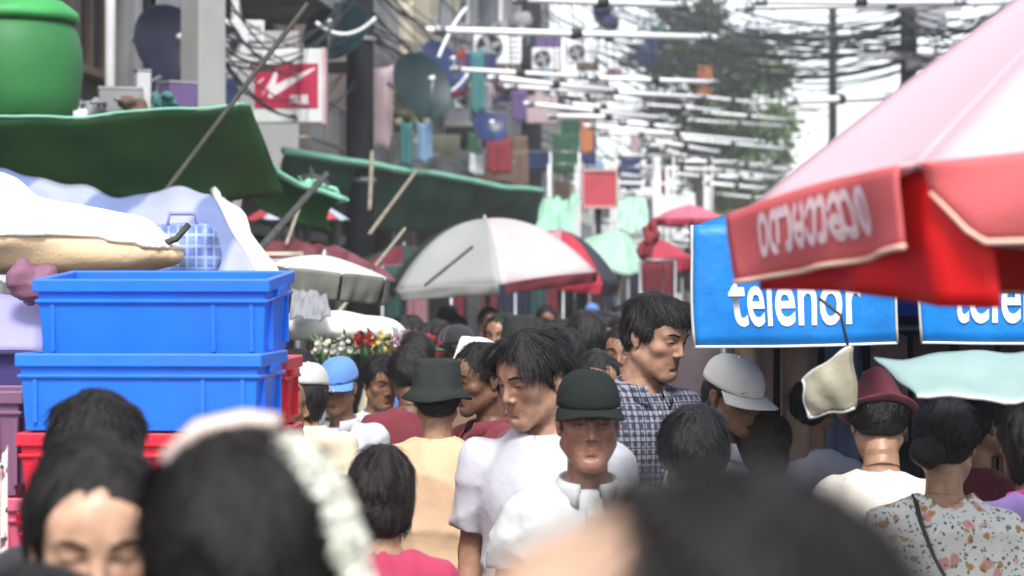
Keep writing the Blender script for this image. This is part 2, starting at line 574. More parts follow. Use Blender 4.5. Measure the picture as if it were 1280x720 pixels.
def hand_solid(mb, wr, d, s):
    """palm and five unequal, slightly curled fingers"""
    wr = Vector(wr); d = Vector(d).normalized()
    side = Vector((0, 1, 0)) - d * d.y
    side = side.normalized() if side.length > .2 else Vector((1, 0, 0))
    nrm = d.cross(side).normalized() * s
    mb.tube([wr - d * .03, wr, wr + d * .03, wr + d * .075, wr + d * .088], [.023, .024, .032, .036, .028], 8)
    for k, (o, L_) in enumerate(((-.030, .060), (-.010, .072), (.010, .075), (.029, .066))):
        b = wr + d * .078 + side * (-o)
        mb.tube([b, b + d * L_ * .45 + nrm * .004, b + d * L_ * .78 + nrm * .016, b + d * L_ * .93 + nrm * .030], [.0095, .0090, .0082, .0062], 6)
    b = wr + d * .022 - side * .026
    mb.tube([b, b - side * .026 + d * .030 + nrm * .010, b - side * .032 + d * .062 + nrm * .020], [.0130, .0105, .0080], 6)

def body_parts(arms, wid):
    """skin prims of trunk and limbs; wid scales the shoulders"""
    A = ARMS[arms]; pr = []
    pr.append((f_ell((0, .012, 1.245), (.146 * wid, .102, .175)), .04))
    pr.append((f_ell((0, .008, 1.08), (.138 * wid, .100, .19)), .05))
    pr.append((f_ell((0, .018, .93), (.160, .115, .135)), .05))
    pr.append((f_cone((0, .022, 1.36), (0, .016, 1.50), .056, .051), .03))
    for s in (-1, 1):
        sh = (s * A['sh'][0] * wid, A['sh'][1], A['sh'][2]); el = (s * A['el'][0] * wid, A['el'][1], A['el'][2]); wr = (s * A['wr'][0] * (wid if arms == 'hang' else 1), A['wr'][1], A['wr'][2])
        pr.append((f_cone((0, .030, 1.405), (s * .135 * wid, .018, 1.352), .034, .042), .03))
        pr.append((f_cone(sh, el, .050, .039), .025))
        pr.append((f_cone(el, wr, .039, .024), .015))
        pr.append((f_cone((s * .088, .012, .90), (s * .098, -.010, .50), .082, .055), .03))
        pr.append((f_cone((s * .098, -.010, .50), (s * .100, .030, .08), .052, .034), .02))
        pr.append((f_cone((s * .100, .035, .035), (s * .115, -.130, .028), .034, .026), .02))
    return pr

def f_sleeve_end(e, d):
    e = np.array(e, float); d = np.array(d, float); d = d / np.linalg.norm(d)
    def f(X, Y, Z):
        x, y, z = X - e[0], Y - e[1], Z - e[2]
        return np.maximum(-(x * d[0] + y * d[1] + z * d[2]), np.sqrt(x * x + y * y + z * z) - .095)
    return f, e - .095, e + .095

def shirt_mesh(arms, wid, sleeve, hem, step, seed, loose=0.0, neck=.062, fold=1.0):
    A = ARMS[arms]
    F = Field((-.36, -.36, hem - .06), (.36, .26, 1.52), step)
    F.add(f_ell((0, .012, 1.245), (.146 * wid, .103, .170)), .03, .014 + loose)
    F.add(f_cone((0, .012, 1.20), (0, .012, hem - .05), .138 * wid, .152 * max(wid, .97), .72), .06, .012 + loose)
    for s in (-1, 1):
        sh = np.array((s * A['sh'][0] * wid, A['sh'][1], A['sh'][2])); el = np.array((s * A['el'][0] * wid, A['el'][1], A['el'][2]))
        wr = np.array((s * A['wr'][0] * (wid if arms == 'hang' else 1), A['wr'][1], A['wr'][2]))
        F.add(f_cone((0, .032, 1.402), (s * .132 * wid, .018, 1.352), .036, .044), .03, .008)
        if sleeve <= 1.0:
            e = sh + (el - sh) * sleeve
            F.add(f_cone(sh, e + (e - sh) * .04, .050, .051 + loose * .4), .028, .007)
            F.cut(f_sleeve_end(e, el - sh), .004)
        else:
            F.add(f_cone(sh, el, .052, .046), .035, .009)
            e = el + (wr - el) * (sleeve - 1)
            F.add(f_cone(el, e + (e - el) * .03, .047, .040), .02, .008)
            F.cut(f_sleeve_end(e, wr - el), .004)
    X, Y, Z = F.full()
    p = np.stack(np.broadcast_arrays(X, Y, Z), -1)
    near = np.abs(F.d) < .04
    q = p[near] * np.array((1.0, 1.0, .45))
    dd = wob(q, seed, 42.0, 7) * .0050 * fold
    w1 = wob(p[near] * np.array((.8, .8, 1.0)), seed + 3, 24.0, 4); w2 = wob(p[near] * np.array((1, 1, .6)), seed + 9, 34.0, 4)
    dd = dd + (np.abs(w1) ** .7 + .7 * np.abs(w2) ** .7 - 1.35) * .0105 * fold        # sharp creases between soft swells
    F.d[near] += dd
    F.cut(f_cone((0, .012, 1.412), (0, -.030, 1.60), neck, neck + .03), .006)
    F.keep(lambda X, Y, Z: hem - Z, .003)
    return F.mesh()

def collar_solid(z0=1.428, open_=.42, col=True, r=.068):
    mb = MB(); n = 40
    prof = [(r, -.012), (r + .002, .022), (r + .007, .027), (r + .014, .014), (r + .024, -.014), (r + .019, -.015), (r + .009, .012), (r + .005, .015)] if col else \
           [(r - .004, -.012), (r - .001, .012), (r + .005, .015), (r + .009, .006), (r + .011, -.014)]
    V = []; F = []; m = len(prof)
    for i in range(n + 1):
        a = -math.pi + open_ + (2 * math.pi - 2 * open_) * i / n       # 0 = back
        fr = .5 - .5 * math.cos(a)
        for (q, z) in prof:
            ex = (.020 * max(0, fr - .75) / .25) if col and z < 0 else 0
            V.append((math.sin(a) * (q + ex * .2), .018 + math.cos(a) * (q + ex) * (1.0 + .10 * fr) - .006 * fr, z0 + z - .030 * fr + (.010 if not col else 0) - ex * .9))
    for i in range(n):
        for k in range(m):
            k2 = (k + 1) % m
            F.append((i * m + k, i * m + k2, (i + 1) * m + k2, (i + 1) * m + k))
    F.append(tuple(range(m))); F.append(tuple(n * m + k for k in reversed(range(m))))
    mb.add(V, F)
    return mb

def longyi_solid(seed, hem=.10, top=1.02, trousers=False):
    mb = MB()
    if trousers:
        r = random.Random(seed)
        for s in (-1, 1):
            mb.tube([(s * .080, .016, .99), (s * .092, .012, .80), (s * .100, .0, .50), (s * .104, .028, .12), (s * .104, .030, .055)],
                    [.105, .100, .078, .070, .072], 14)
        return mb
    n = 40; rows = [(top, .150, .115), (.93, .172, .130), (.82, .180, .138), (.6, .178, .142), (.35, .176, .145), (hem, .182, .150)]
    V = []; F = []
    for i, (z, a, b) in enumerate(rows):
        for k in range(n):
            t = 2 * math.pi * k / n
            w = 1 + (.02 + .05 * i / 5) * math.sin(t * 5 + seed) * math.sin(t * 3 + 1 + seed * .7)
            V.append((a * w * math.cos(t), .012 + b * w * math.sin(t), z))
    for i in range(len(rows) - 1):
        for k in range(n):
            F.append((i * n + k, (i + 1) * n + k, (i + 1) * n + (k + 1) % n, i * n + (k + 1) % n))
    F.append(tuple(range(n))); F.append(tuple((len(rows) - 1) * n + k for k in reversed(range(n))))
    return mb.add(V, F)

# ---- hats, all in head coordinates
def cap_parts(parent, HM, m, visor_m=None, crown=.106, back=False, tilt=0.0, visor=.078, w=.93):
    def dome(u, v):
        a = 2 * math.pi * u; e = math.pi / 2 * v
        seam = 1 + .012 * abs(math.sin(a * 3)) ** .5
        r = math.cos(e) ** .72
        return (.0930 * r * math.cos(a) * seam, .008 + .1170 * r * math.sin(a) * seam, .034 + crown * math.sin(e) ** .95 + .008 * math.sin(a) * (1 - v))
    mb = MB().sheet(dome, 48, 12, .003)
    cap = mb.build('cap', m, parent, True)
    M = HM @ Matrix.Rotation(tilt, 4, 'X')
    M = M @ Matrix.Diagonal((w, .5 + .5 * w, 1, 1))
    if back: M = M @ Matrix.Rotation(math.pi, 4, 'Z')
    cap.matrix_local = M
    def vis(u, v):
        a = -math.pi / 2 + (u - .5) * R(150)
        x, y = .0940 * math.cos(a), .008 + .1180 * math.sin(a)
        out = visor * math.cos((u - .5) * R(150)) ** .55 * v
        xo = x * (1 + .10 * v)
        return (xo, y - out, .036 - .008 * 1 - .25 * out * .5 - .10 * (x / .091) ** 2 * v * .26)
    MB().sheet(vis, 28, 8, -.004).build('visor', visor_m or m, cap, True)
    MB().lathe([(0.0001, .004), (.006, .0035), (.008, .0)], 10, (0, .010, .034 + crown)).build('button', m, cap, True)
    return cap

def bucket_hat(parent, HM, m, brim=.052, h=.138, seed=0, top=.078, wave=.004, drop=.034):
    n = 56; V = []; F = []
    prof = [(.001, h), (top * .6, h + .001), (top * .93, h - .004), (top, h - .014), (.0930, .040), (.0950, .032), (.0960 + brim * .5, .030 - drop * .45), (.0960 + brim, .030 - drop)]
    inner = [(.0930 + brim, .026 - drop), (.0960 + brim * .45, .022 - drop * .4), (.0910, .028), (.0890, .040), (top - .006, h - .018), (.001, h - .006)]
    pr = prof + inner
    for i, (r, z) in enumerate(pr):
        for k in range(n):
            a = 2 * math.pi * k / n
            f = max(0, r - .095) / .05
            w = math.sin(3 * a + seed) * .7 + math.sin(2 * a + 2 * seed + 1) * .6
            crease = 1 + .012 * math.sin(7 * a + i + seed)
            V.append((r * .97 * math.cos(a) * crease, .010 + r * 1.14 * math.sin(a) * crease, z + w * wave * f * 2.2 + (wave * .6 * math.sin(4 * a + seed) if r < top else 0)))
    m_ = len(pr)
    for i in range(m_ - 1):
        for k in range(n):
            q = (k + 1) % n
            F.append((i * n + k, (i + 1) * n + k, (i + 1) * n + q, i * n + q))
    o = MB().add(V, F).build('hat', m, parent, True)
    o.matrix_local = HM
    return o

def head_mats(yaw=0, pitch=0, roll=0):
    pv = Vector((0, .020, -.115))
    Rm = Matrix.Rotation(R(yaw), 4, 'Z') @ Matrix.Rotation(R(pitch), 4, 'X') @ Matrix.Rotation(R(roll), 4, 'Y')
    return Matrix.Translation(Vector((0, -.004, 1.583)) + pv) @ Rm @ Matrix.Translation(-pv)

def np_tf(M, V):
    M = np.array(M); return V @ M[:3, :3].T + M[:3, 3]

_bodies = {}
def body_mesh(arms, wid, tone, HM, hp, hstep, bstep, key=None, lipstick=.5, hatted=False):
    if key and key in _bodies: return _bodies[key]
    hk = (tuple(sorted(hp.items())), hstep)
    if hk not in _fields: _fields[hk] = head_field(hstep, **hp).mesh()
    hV, hF = _fields[hk]
    fw = hp.get('fw', 1.0)
    tone = np.array(tone)
    # true colours of the skin: lips and the rim of the eyelids
    tint = np.tile(tone, (len(hV), 1))
    x, y, z = hV.T
    lip = np.exp(-((np.abs(x) / .024) ** 4)) * np.exp(-(((z + .0645 + .05 * np.abs(x) * 0) / .0082) ** 4)) * (y < -.080)
    tint = tint * (1 - lip[:, None] * lipstick) + lip[:, None] * lipstick * tone * np.array((.85, .42, .42))
    for s in (-1, 1):
        ey = np.exp(-(((x - s * .0315 * fw) / .0165) ** 4)) * np.exp(-(((z - .0058) / .0042) ** 4)) * (y < -.07)
        tint = tint * (1 - ey[:, None] * .72) + ey[:, None] * .72 * tone * .12
    ck = np.exp(-(((np.abs(x) - .04) / .022) ** 2 + ((z + .025) / .022) ** 2)) * (y < -.02)
    tint *= 1 - ck[:, None] * np.array((0, .10, .10))
    if hatted:                                    # hair pressed flat under the hat: the crown sits a little lower
        t = np.clip((hV[:, 2] - .014) / .018, 0, 1) * (hV[:, 2] > .014); t = t * t * (3 - 2 * t)
        k = (1 - .16 * t)[:, None]; hV = hV.copy(); hV[:, :2] = (hV[:, :2] - np.array((0, .01))) * k + np.array((0, .01)); hV[:, 2:] = .04 + (hV[:, 2:] - .04) * np.where(hV[:, 2:] > .04, k, 1)
    hV2 = np_tf(HM, hV)
    bk = (arms, wid, bstep)
    if bk not in _fields:
        F = Field((-.36, -.36, 0), (.36, .22, 1.50), bstep)
        for pr, k in body_parts(arms, wid): F.add(pr, k)
        F.keep(lambda X, Y, Z: .004 - Z, .004)
        V, Fc = F.mesh()
        mb = MB(); A = ARMS[arms]
        for s in (-1, 1):
            el = Vector((s * A['el'][0] * wid, A['el'][1], A['el'][2])); wr = Vector((s * A['wr'][0] * (wid if arms == 'hang' else 1), A['wr'][1], A['wr'][2]))
            hand_solid(mb, wr, wr - el, s)
        _fields[bk] = (V, Fc, np.array(mb.V), mb.F)
    bV, bF, nV, nF = _fields[bk]
    V = np.concatenate([hV2, bV, nV])
    b1, b2 = len(hV2), len(hV2) + len(bV)
    tris = []
    for f in nF:
        f = [i + b2 for i in f]
        if len(f) == 4: tris.append(f)
        else:
            for j in range(1, len(f) - 2, 2): tris.append([f[0], f[j], f[j + 1], f[j + 2]])
    F = np.concatenate([hF, bF + b1, np.array(tris)])
    me = mesh_of('body', V, F)
    ca = me.color_attributes.new('tint', 'FLOAT_COLOR', 'POINT')
    col = np.ones((len(V), 4)); col[:, :3] = tone; col[:len(hV), :3] = tint
    ca.data.foreach_set('color', col.ravel())
    me.materials.append(skin_mat())
    if key: _bodies[key] = me
    return me

_hair = {}
def add_hair(root, HM, style, seed, n, fw=1.0, step=.005, thick=.013, m=None, under_hat=False, name='hair', length=(.03, .07), width=.0016, lift=.004):
    key = (style, seed, n, fw, step, thick, under_hat)
    if key not in _hair:
        V, F = hair_field(style, step, seed, fw, thick, under_hat).mesh()
        Nn = normals_of(V, F)
        if n:
            A, SF = strands(V, Nn, n, seed, style, length, width, lift)
            if under_hat: 
                bad = A.reshape(-1, 8, 3)[:, :, 2].max(1) > .024
                keep = ~bad
                A = A.reshape(-1, 8, 3)[keep].reshape(-1, 3); k = int(keep.sum())
                b = (np.arange(k) * 8)[:, None]
                SF = np.concatenate([b + np.array([[0, 1, 3, 2]]), b + np.array([[2, 3, 5, 4]]), b + np.array([[4, 5, 7, 6]])])
            F = np.concatenate([F, SF + len(V)]); V = np.concatenate([V, A])
        _hair[key] = mesh_of('hair', V, F)
    me = _hair[key]
    o = link(name, me, m or hair_mat(), root)
    o.matrix_local = HM
    return o

_shirts = {}
def person(label, px, top_py, Y, rz=0, tone=(.32, .18, .11), head=None, yaw=0, pitch=0, roll=0, hair='short', hair_n=1600, hair_seed=1, hair_thick=.013, hair_m=None,
           hat=None, arms='hang', wid=1.0, sleeve=.55, hem=.86, shirt=None, collar=None, collar_m=None, lower=None, trousers=False, hstep=.0032, bstep=.016, sstep=.011,
           seed=1, top_off=.0, loose=0.0, fold=1.0, eyes=True, group=None, face=True, lipstick=.22, size=None, hlen=(.03, .07), xoff=0.0, neck=.062):
    """a person whose crown reaches the height that photo pixel row top_py has at distance Y"""
    topz = CAMZ - (top_py - 360.0) / FPX * Y
    s = size if size else (topz - top_off) / 1.70
    loc = ((px - 640.0) / FPX * Y + xoff, Y, 0 if size is None else topz - top_off - 1.70 * s)
    loc = (loc[0], loc[1], max(loc[2], -0.02) if size else 0)
    root = thing('person', label, 'person', loc, R(rz), group)
    root.scale = (s, s, s)
    HM = head_mats(yaw, pitch, roll)
    hp = dict(head or {})
    key = None if face == 'own' else (arms, wid, tone, yaw, pitch, roll, tuple(sorted(hp.items())), hstep, bool(hat))
    me = body_mesh(arms, wid, tone, HM, hp, hstep, bstep, key, lipstick, bool(hat))
    link('body', me, None, root)
    fw = hp.get('fw', 1.0)
    if eyes:
        for sd in (-1, 1):
            ek = 'eye_mesh'
            if ek not in _fields:
                _fields[ek] = MB().lathe([(.0001, -.0118)] + [(.0118 * math.sin(t), -.0118 * math.cos(t)) for t in [math.pi * q / 10 for q in range(1, 10)]] + [(.0001, .0118)], 14).mesh('eye', True)
            e = link('eye', _fields[ek], eye_mat(), root)
            e.matrix_local = HM @ Matrix.Translation((sd * .0315 * fw, -.0775, .0065)) @ Matrix.Rotation(R(18), 4, 'X')
            bk = ('brow', fw, sd)
            if bk not in _fields:
                V, F = brow_mesh(fw, 5, sd); _fields[bk] = mesh_of('eyebrow', V, F)
            b = link('eyebrow', _fields[bk], hair_mat(), root); b.matrix_local = HM
    if hair:
        add_hair(root, HM, hair, hair_seed, hair_n, fw, .005 if hair_n > 1500 else .007, hair_thick, hair_m, bool(hat), length=hlen)
    if hat: hat(root, HM)
    if shirt:
        k = (arms, wid, sleeve, hem, sstep, seed, loose, neck, fold)
        if k not in _shirts:
            V, F = shirt_mesh(arms, wid, sleeve, hem, sstep, seed, loose, neck, fold); _shirts[k] = (V, F)
        kk = (k, shirt.name)
        if kk not in _shirts: _shirts[kk] = mesh_of('shirt', *_shirts[k])
        so = link('shirt', _shirts[kk], shirt, root)
        if collar:
            ck = ('collar', collar, (collar_m or shirt).name)
            if ck not in _fields: _fields[ck] = collar_solid(col=(collar == 'shirt'), open_=.34 if collar == 'shirt' else .0001).mesh('collar', True)
            link('collar', _fields[ck], collar_m or shirt, so)
    if lower:
        lk = ('lower', trousers, lower.name)
        if lk not in _fields: _fields[lk] = longyi_solid(seed, trousers=trousers).mesh('lower', True)
        link('trousers' if trousers else 'longyi', _fields[lk], lower, root)
    return root, HM
# ------------------------------------------------------------------ the street: it runs away slightly to the right
TH = math.atan(0.0867)
def S(u, v, z=0.0):
    return Vector((u * math.cos(TH) + v * math.sin(TH), -u * math.sin(TH) + v * math.cos(TH), z))
rnd = random.Random(7)

def p_stripes(c2, scale, axis='X', soft=.06, duty=.5):
    def f(N, L, tc, base):
        w = N.new('ShaderNodeTexWave'); w.bands_direction = axis; w.inputs['Scale'].default_value = scale; w.inputs['Distortion'].default_value = .4
        L.new(tc.outputs['Object'], w.inputs['Vector'])
        mr = N.new('ShaderNodeMapRange'); mr.inputs[1].default_value = duty - soft; mr.inputs[2].default_value = duty + soft
        L.new(w.outputs[1], mr.inputs[0])
        mx = N.new('ShaderNodeMix'); mx.data_type = 'RGBA'; mx.inputs[7].default_value = (*c2, 1)
        L.new(mr.outputs[0], mx.inputs[0]); L.new(base, mx.inputs[6])
        return mx.outputs[2]
    return f
def p_plaid(c2, c3, s1, s2):
    def f(N, L, tc, base):
        out = base
        for (c, s, ax, d) in ((c2, s1, 'X', .55), (c2, s1 * .8, 'Z', .62), (c3, s2, 'X', .82), (c3, s2 * .8, 'Z', .85)):
            w = N.new('ShaderNodeTexWave'); w.bands_direction = ax; w.inputs['Scale'].default_value = s; w.inputs['Distortion'].default_value = .25
            L.new(tc.outputs['Object'], w.inputs['Vector'])
            mr = N.new('ShaderNodeMapRange'); mr.inputs[1].default_value = d - .06; mr.inputs[2].default_value = d + .06; mr.inputs[4].default_value = .75
            L.new(w.outputs[1], mr.inputs[0])
            mx = N.new('ShaderNodeMix'); mx.data_type = 'RGBA'; mx.inputs[7].default_value = (*c, 1)
            L.new(mr.outputs[0], mx.inputs[0]); L.new(out, mx.inputs[6]); out = mx.outputs[2]
        return out
    return f
def p_floral(cols, scale, cover=.5):
    def f(N, L, tc, base):
        out = base
        nz = N.new('ShaderNodeTexNoise'); nz.inputs['Scale'].default_value = scale * .8; L.new(tc.outputs['Object'], nz.inputs['Vector'])
        mxv = N.new('ShaderNodeMix'); mxv.data_type = 'VECTOR'; mxv.inputs[0].default_value = .035
        L.new(tc.outputs['Object'], mxv.inputs[4]); L.new(nz.outputs[1], mxv.inputs[5])
        for i, (c, sc_, th) in enumerate(cols):
            vo = N.new('ShaderNodeTexVoronoi'); vo.inputs['Scale'].default_value = scale * sc_
            mp = N.new('ShaderNodeMapping'); mp.inputs['Location'].default_value = (i * 1.7, i * .9, i * 2.3)
            L.new(mxv.outputs[1], mp.inputs[0]); L.new(mp.outputs[0], vo.inputs['Vector'])
            mr = N.new('ShaderNodeMapRange'); mr.inputs[1].default_value = th; mr.inputs[2].default_value = th * .72; mr.inputs[3].default_value = 0; mr.inputs[4].default_value = 1
            L.new(vo.outputs[0], mr.inputs[0])
            mx = N.new('ShaderNodeMix'); mx.data_type = 'RGBA'; mx.inputs[7].default_value = (*c, 1)
            L.new(mr.outputs[0], mx.inputs[0]); L.new(out, mx.inputs[6]); out = mx.outputs[2]
        return out
    return f

M_asph = mat('asphalt', (.055, .054, .053), .85, bump=.5, bscale=180, var=.3, vscale=1.5)
M_pave = mat('paving', (.24, .23, .21), .8, bump=.3, bscale=40, var=.2, dirt=.5)
M_conc = mat('concrete', (.33, .33, .32), .85, bump=.3, bscale=30, var=.18, vscale=1.3, dirt=.5)
M_dark = mat('painted_interior_shade', (.012, .012, .013), .9)  # flat black painted where recesses would lie in shade
M_glass = mat('window_glass', (.025, .03, .035), .12, spec=.6)
M_steel = mat('grey_steel', (.30, .31, .33), .45, metal=.7, var=.2, dirt=.3)
M_pole = mat('tarred_pole', (.016, .017, .022), .85, bump=.4, bscale=25, var=.4, spec=.2)
M_white = mat('white_plastic', (.78, .79, .80), .45, var=.06, dirt=.25)
M_tube = mat('white_tube', (.86, .87, .88), .3, var=.03)
M_wire = mat('black_cable', (.018, .018, .020), .6)
M_bamboo = mat('bamboo', (.30, .27, .20), .6, bump=.3, bscale=30, var=.25, vscale=10)
M_bambood = mat('dark_bamboo', (.045, .045, .04), .6, bump=.3, bscale=30, var=.3, vscale=10)
M_wood = mat('weathered_wood', (.17, .12, .08), .75, bump=.4, bscale=40, var=.25)

g = MB().box((0, 300, -.25), (1400, 1400, .5)).build('ground', M_asph); g['kind'] = 'structure'
def strip(name, u0, u1, v0, v1, z0, z1, m):
    mb = MB(); V = [S(u0, v0, z0), S(u1, v0, z0), S(u1, v1, z0), S(u0, v1, z0), S(u0, v0, z1), S(u1, v0, z1), S(u1, v1, z1), S(u0, v1, z1)]
    mb.add(V, [(0,3,2,1),(4,5,6,7),(0,1,5,4),(1,2,6,5),(2,3,7,6),(3,0,4,7)])
    o = mb.build(name, m); o['kind'] = 'structure'; return o
strip('pavement_left', -5.6, -4.0, -5, 160, .004, .14, M_pave)
strip('pavement_right', 4.6, 6.2, -5, 160, .004, .14, M_pave)

# ---- buildings: local x runs along the street, local -y is the front
def building(label, u, v0, v1, h, col, flip=1, floors=3, bay=1.9, bal=(), corr=False, seed=0, front=True, gh=3.1, wcol=None, shutter=False):
    r = random.Random(seed)
    L_ = v1 - v0
    root = thing('building', label, 'building', S(u, v0, 0), 0, 'buildings along the street')
    root.rotation_euler = (0, 0, (math.pi / 2 - TH) if flip > 0 else (-math.pi / 2 - TH))
    if flip < 0: root.location = S(u, v1, 0)
    # local x along +v (flip>0) and local -y faces the street
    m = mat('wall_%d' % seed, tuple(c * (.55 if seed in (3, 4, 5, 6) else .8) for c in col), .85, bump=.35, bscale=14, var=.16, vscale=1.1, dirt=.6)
    MB().box((L_ / 2, 4.06, h / 2 + .0), (L_, 8, h)).build('wall', m, root)
    fh = (h - gh) / max(1, floors)
    n = max(1, int(L_ / bay))
    M_frame = mat('window_frame_%d' % (seed % 3), ((.45, .44, .42), (.16, .11, .08), (.30, .36, .36))[seed % 3], .6, var=.1)
    for k in range(n):                                           # shop fronts at street level: frame, and a black panel painting the shade inside
        x = (k + .5) * L_ / n; w = L_ / n - .35
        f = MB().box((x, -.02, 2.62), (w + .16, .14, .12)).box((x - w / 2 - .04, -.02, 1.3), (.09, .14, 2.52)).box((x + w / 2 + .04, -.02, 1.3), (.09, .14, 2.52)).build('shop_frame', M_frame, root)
        MB().box((x, .045, 1.30), (w, .06, 2.5)).build('shop_shade_panel', M_dark, f)
    for fl in range(floors):
        z0 = gh + fl * fh
        MB().box((L_ / 2, -.04, z0), (L_, .2, .16)).build('string_course', M_conc, root)
        for k in range(n):
            x = (k + .5) * L_ / n; w = min(1.05, L_ / n - .5); hh = min(1.45, fh - .9); zc = z0 + .75 + hh / 2
            f = MB()
            for sx in (-1, 1): f.box((x + sx * w / 2, .015, zc), (.07, .13, hh + .07))
            f.box((x, .015, zc + hh / 2), (w - .07, .12, .07)).box((x, .015, zc - hh / 2), (w + .14, .22, .07)).box((x, .02, zc), (.05, .09, hh - .07))
            win = f.build('window', M_frame, root)
            for sx in (-1, 1):
                MB().box((x + sx * (w / 4 - .005), .048, zc), (w / 2 - .07, .03, hh - .08)).build('pane', M_glass, win)
            if r.random() < .45:
                bars = MB()
                for q in range(7): bars.tube([(x - w / 2 + (q + .5) * w / 7, -.14, zc - hh / 2), (x - w / 2 + (q + .5) * w / 7, -.14, zc + hh / 2)], .010, 5)
                bars.tube([(x - w / 2, -.14, zc), (x + w / 2, -.14, zc)], .012, 5).tube([(x - w / 2, -.14, zc + hh / 2 - .05), (x + w / 2, -.14, zc + hh / 2 - .05)], .012, 5)
                bars.build('window_bars', M_steel, win)['kind'] = 'stuff'
    for k in range(n + 1):
        MB().box((min(max(k * L_ / n, .14), L_ - .14), -.085, h / 2), (.22, .16, h - .02)).build('pilaster', M_conc if k % 2 else m, root)
    MB().box((L_ / 2, -.05, h + .1), (L_ + .02, .5, .24)).build('cornice', M_conc, root)
    if corr:                                                     # corrugated sheets down the front
        cm = mat('corrugated_sheet_%d' % seed, (.52, .53, .56), .5, metal=.2, var=.12, dirt=.35)
        for (x0, x1, za, zb) in corr:
            nn = int((x1 - x0) / .05)
            mb = MB().sheet(lambda a, b: (x0 + (x1 - x0) * a, -.20 - .022 * math.sin(a * nn * math.pi * .5), za + (zb - za) * b), nn * 2, 1, .004)
            mb.build('corrugated_sheet', cm, root, True)
    for (x0, x1, fl, hh) in bal:                                 # balconies with slab, rails and balusters
        z0 = gh + fl * fh
        b = MB().box(((x0 + x1) / 2, -.62, z0 + .02), (x1 - x0, 1.06, .13)).build('balcony', M_conc, root)
        rb = MB()
        for zz in (z0 + .5, z0 + .98):
            rb.tube([(x0 + .04, -.14, zz), (x0 + .04, -1.10, zz), (x1 - .04, -1.10, zz), (x1 - .04, -.14, zz)], .02, 6)
        rb.build('rail', M_steel, b)
        bb = MB(); nb = int((x1 - x0) / .14)
        for q in range(nb + 1):
            bb.tube([(x0 + .04 + (x1 - x0 - .08) * q / nb, -1.10, z0 + .08), (x0 + .04 + (x1 - x0 - .08) * q / nb, -1.10, z0 + .98)], .008, 5)
        for q in range(6):
            for xx in (x0 + .04, x1 - .04): bb.tube([(xx, -.2 - .15 * q, z0 + .08), (xx, -.2 - .15 * q, z0 + .98)], .008, 5)
        bb.build('balusters', M_steel, b)['kind'] = 'stuff'
        MB().box((x0 + .03, -.56, z0 + hh / 2 + .1), (.05, .82, hh)).build('side_screen', m, b)
    # down pipes
    for q in range(2):
        xx = r.uniform(.4, L_ - .4)
        MB().tube([(xx, -.24, .2), (xx, -.24, h)], .05, 8).build('drain_pipe', M_white if q else M_steel, root, True)
    return root

building('dark brown shop house at the left edge behind the green tank', -5.7, 8, 22.4, 8.5, (.10, .085, .075), seed=1)
building('pale grey shop house with corrugated sheets behind the grey concrete pole', -5.7, 22.42, 30, 9.5, (.46, .46, .47), seed=2, corr=((.7, 3.7, 2.9, 9.2),), bal=((4.3, 7.2, 0, 1.6), (4.3, 7.2, 1, 1.6)))
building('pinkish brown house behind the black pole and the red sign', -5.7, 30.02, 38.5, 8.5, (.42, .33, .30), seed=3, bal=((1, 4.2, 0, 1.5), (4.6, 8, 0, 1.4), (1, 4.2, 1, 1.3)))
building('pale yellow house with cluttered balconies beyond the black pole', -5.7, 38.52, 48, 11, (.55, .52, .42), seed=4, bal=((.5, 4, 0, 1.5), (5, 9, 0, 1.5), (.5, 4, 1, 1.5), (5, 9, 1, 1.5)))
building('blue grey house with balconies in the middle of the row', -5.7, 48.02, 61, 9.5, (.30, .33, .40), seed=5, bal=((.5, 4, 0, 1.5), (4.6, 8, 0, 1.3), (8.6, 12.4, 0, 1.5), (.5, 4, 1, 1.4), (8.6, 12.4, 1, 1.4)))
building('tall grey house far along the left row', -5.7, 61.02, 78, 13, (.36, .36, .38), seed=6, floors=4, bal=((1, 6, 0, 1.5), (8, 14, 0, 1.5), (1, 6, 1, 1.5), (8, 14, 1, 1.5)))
building('pale house near the far end of the left row', -5.7, 78.02, 104, 9, (.58, .58, .55), seed=7, floors=2, bay=3, bal=((1, 8, 0, 1.5), (12, 20, 0, 1.5)))
building('low grey shop house on the right behind the blue parasol', 6.6, 20, 44, 4.3, (.38, .38, .38), flip=-1, seed=8, floors=1, gh=2.9, bay=3)
building('low pale shop house on the right near the far end', 6.6, 44.02, 100, 4.0, (.45, .43, .42), flip=-1, seed=9, floors=1, gh=2.8, bay=4)
b_end = building('pale distant building closing the end of the street', -9, 0, 26, 7.5, (.55, .56, .54), seed=10, floors=2, bay=3)
b_end.location = S(-9, 150, 0); b_end.rotation_euler = (0, 0, -TH)

# ---- poles
def pole(label, base, h, r0, r1, m, arms=(), square=False, extra=()):
    o = thing('utility_pole', label, 'utility pole', base, -TH, 'utility poles along the street')
    n = 4 if square else 14
    mb = MB().tube([(0, 0, -.1), (0, 0, h * .5), (0, 0, h)], [r0, (r0 + r1) / 2, r1], n)
    mb.build('shaft', m, o, not square)
    for (z, w) in arms:
        a = MB().box((0, -.10, z), (w, .09, .10)).build('cross_arm', M_steel, o)
        for k in (-1, -.55, .55, 1):
            MB().lathe([(.03, 0), (.045, .03), (.03, .06), (.042, .09), (.02, .13)], 8, (k * (w / 2 - .08), -.10, z + .051)).build('insulator', mat('insulator', (.35, .30, .27), .3), a, True)
    for (z, d) in extra:
        MB().lathe([(r0 + .008, -.03), (r0 + .02, -.02), (r0 + .02, .02), (r0 + .008, .03)], 14, (0, 0, z)).build('steel_band', M_steel, o, True)
    return o
def base_at(px, Y): return ((px - 640) / FPX * Y, Y, 0)
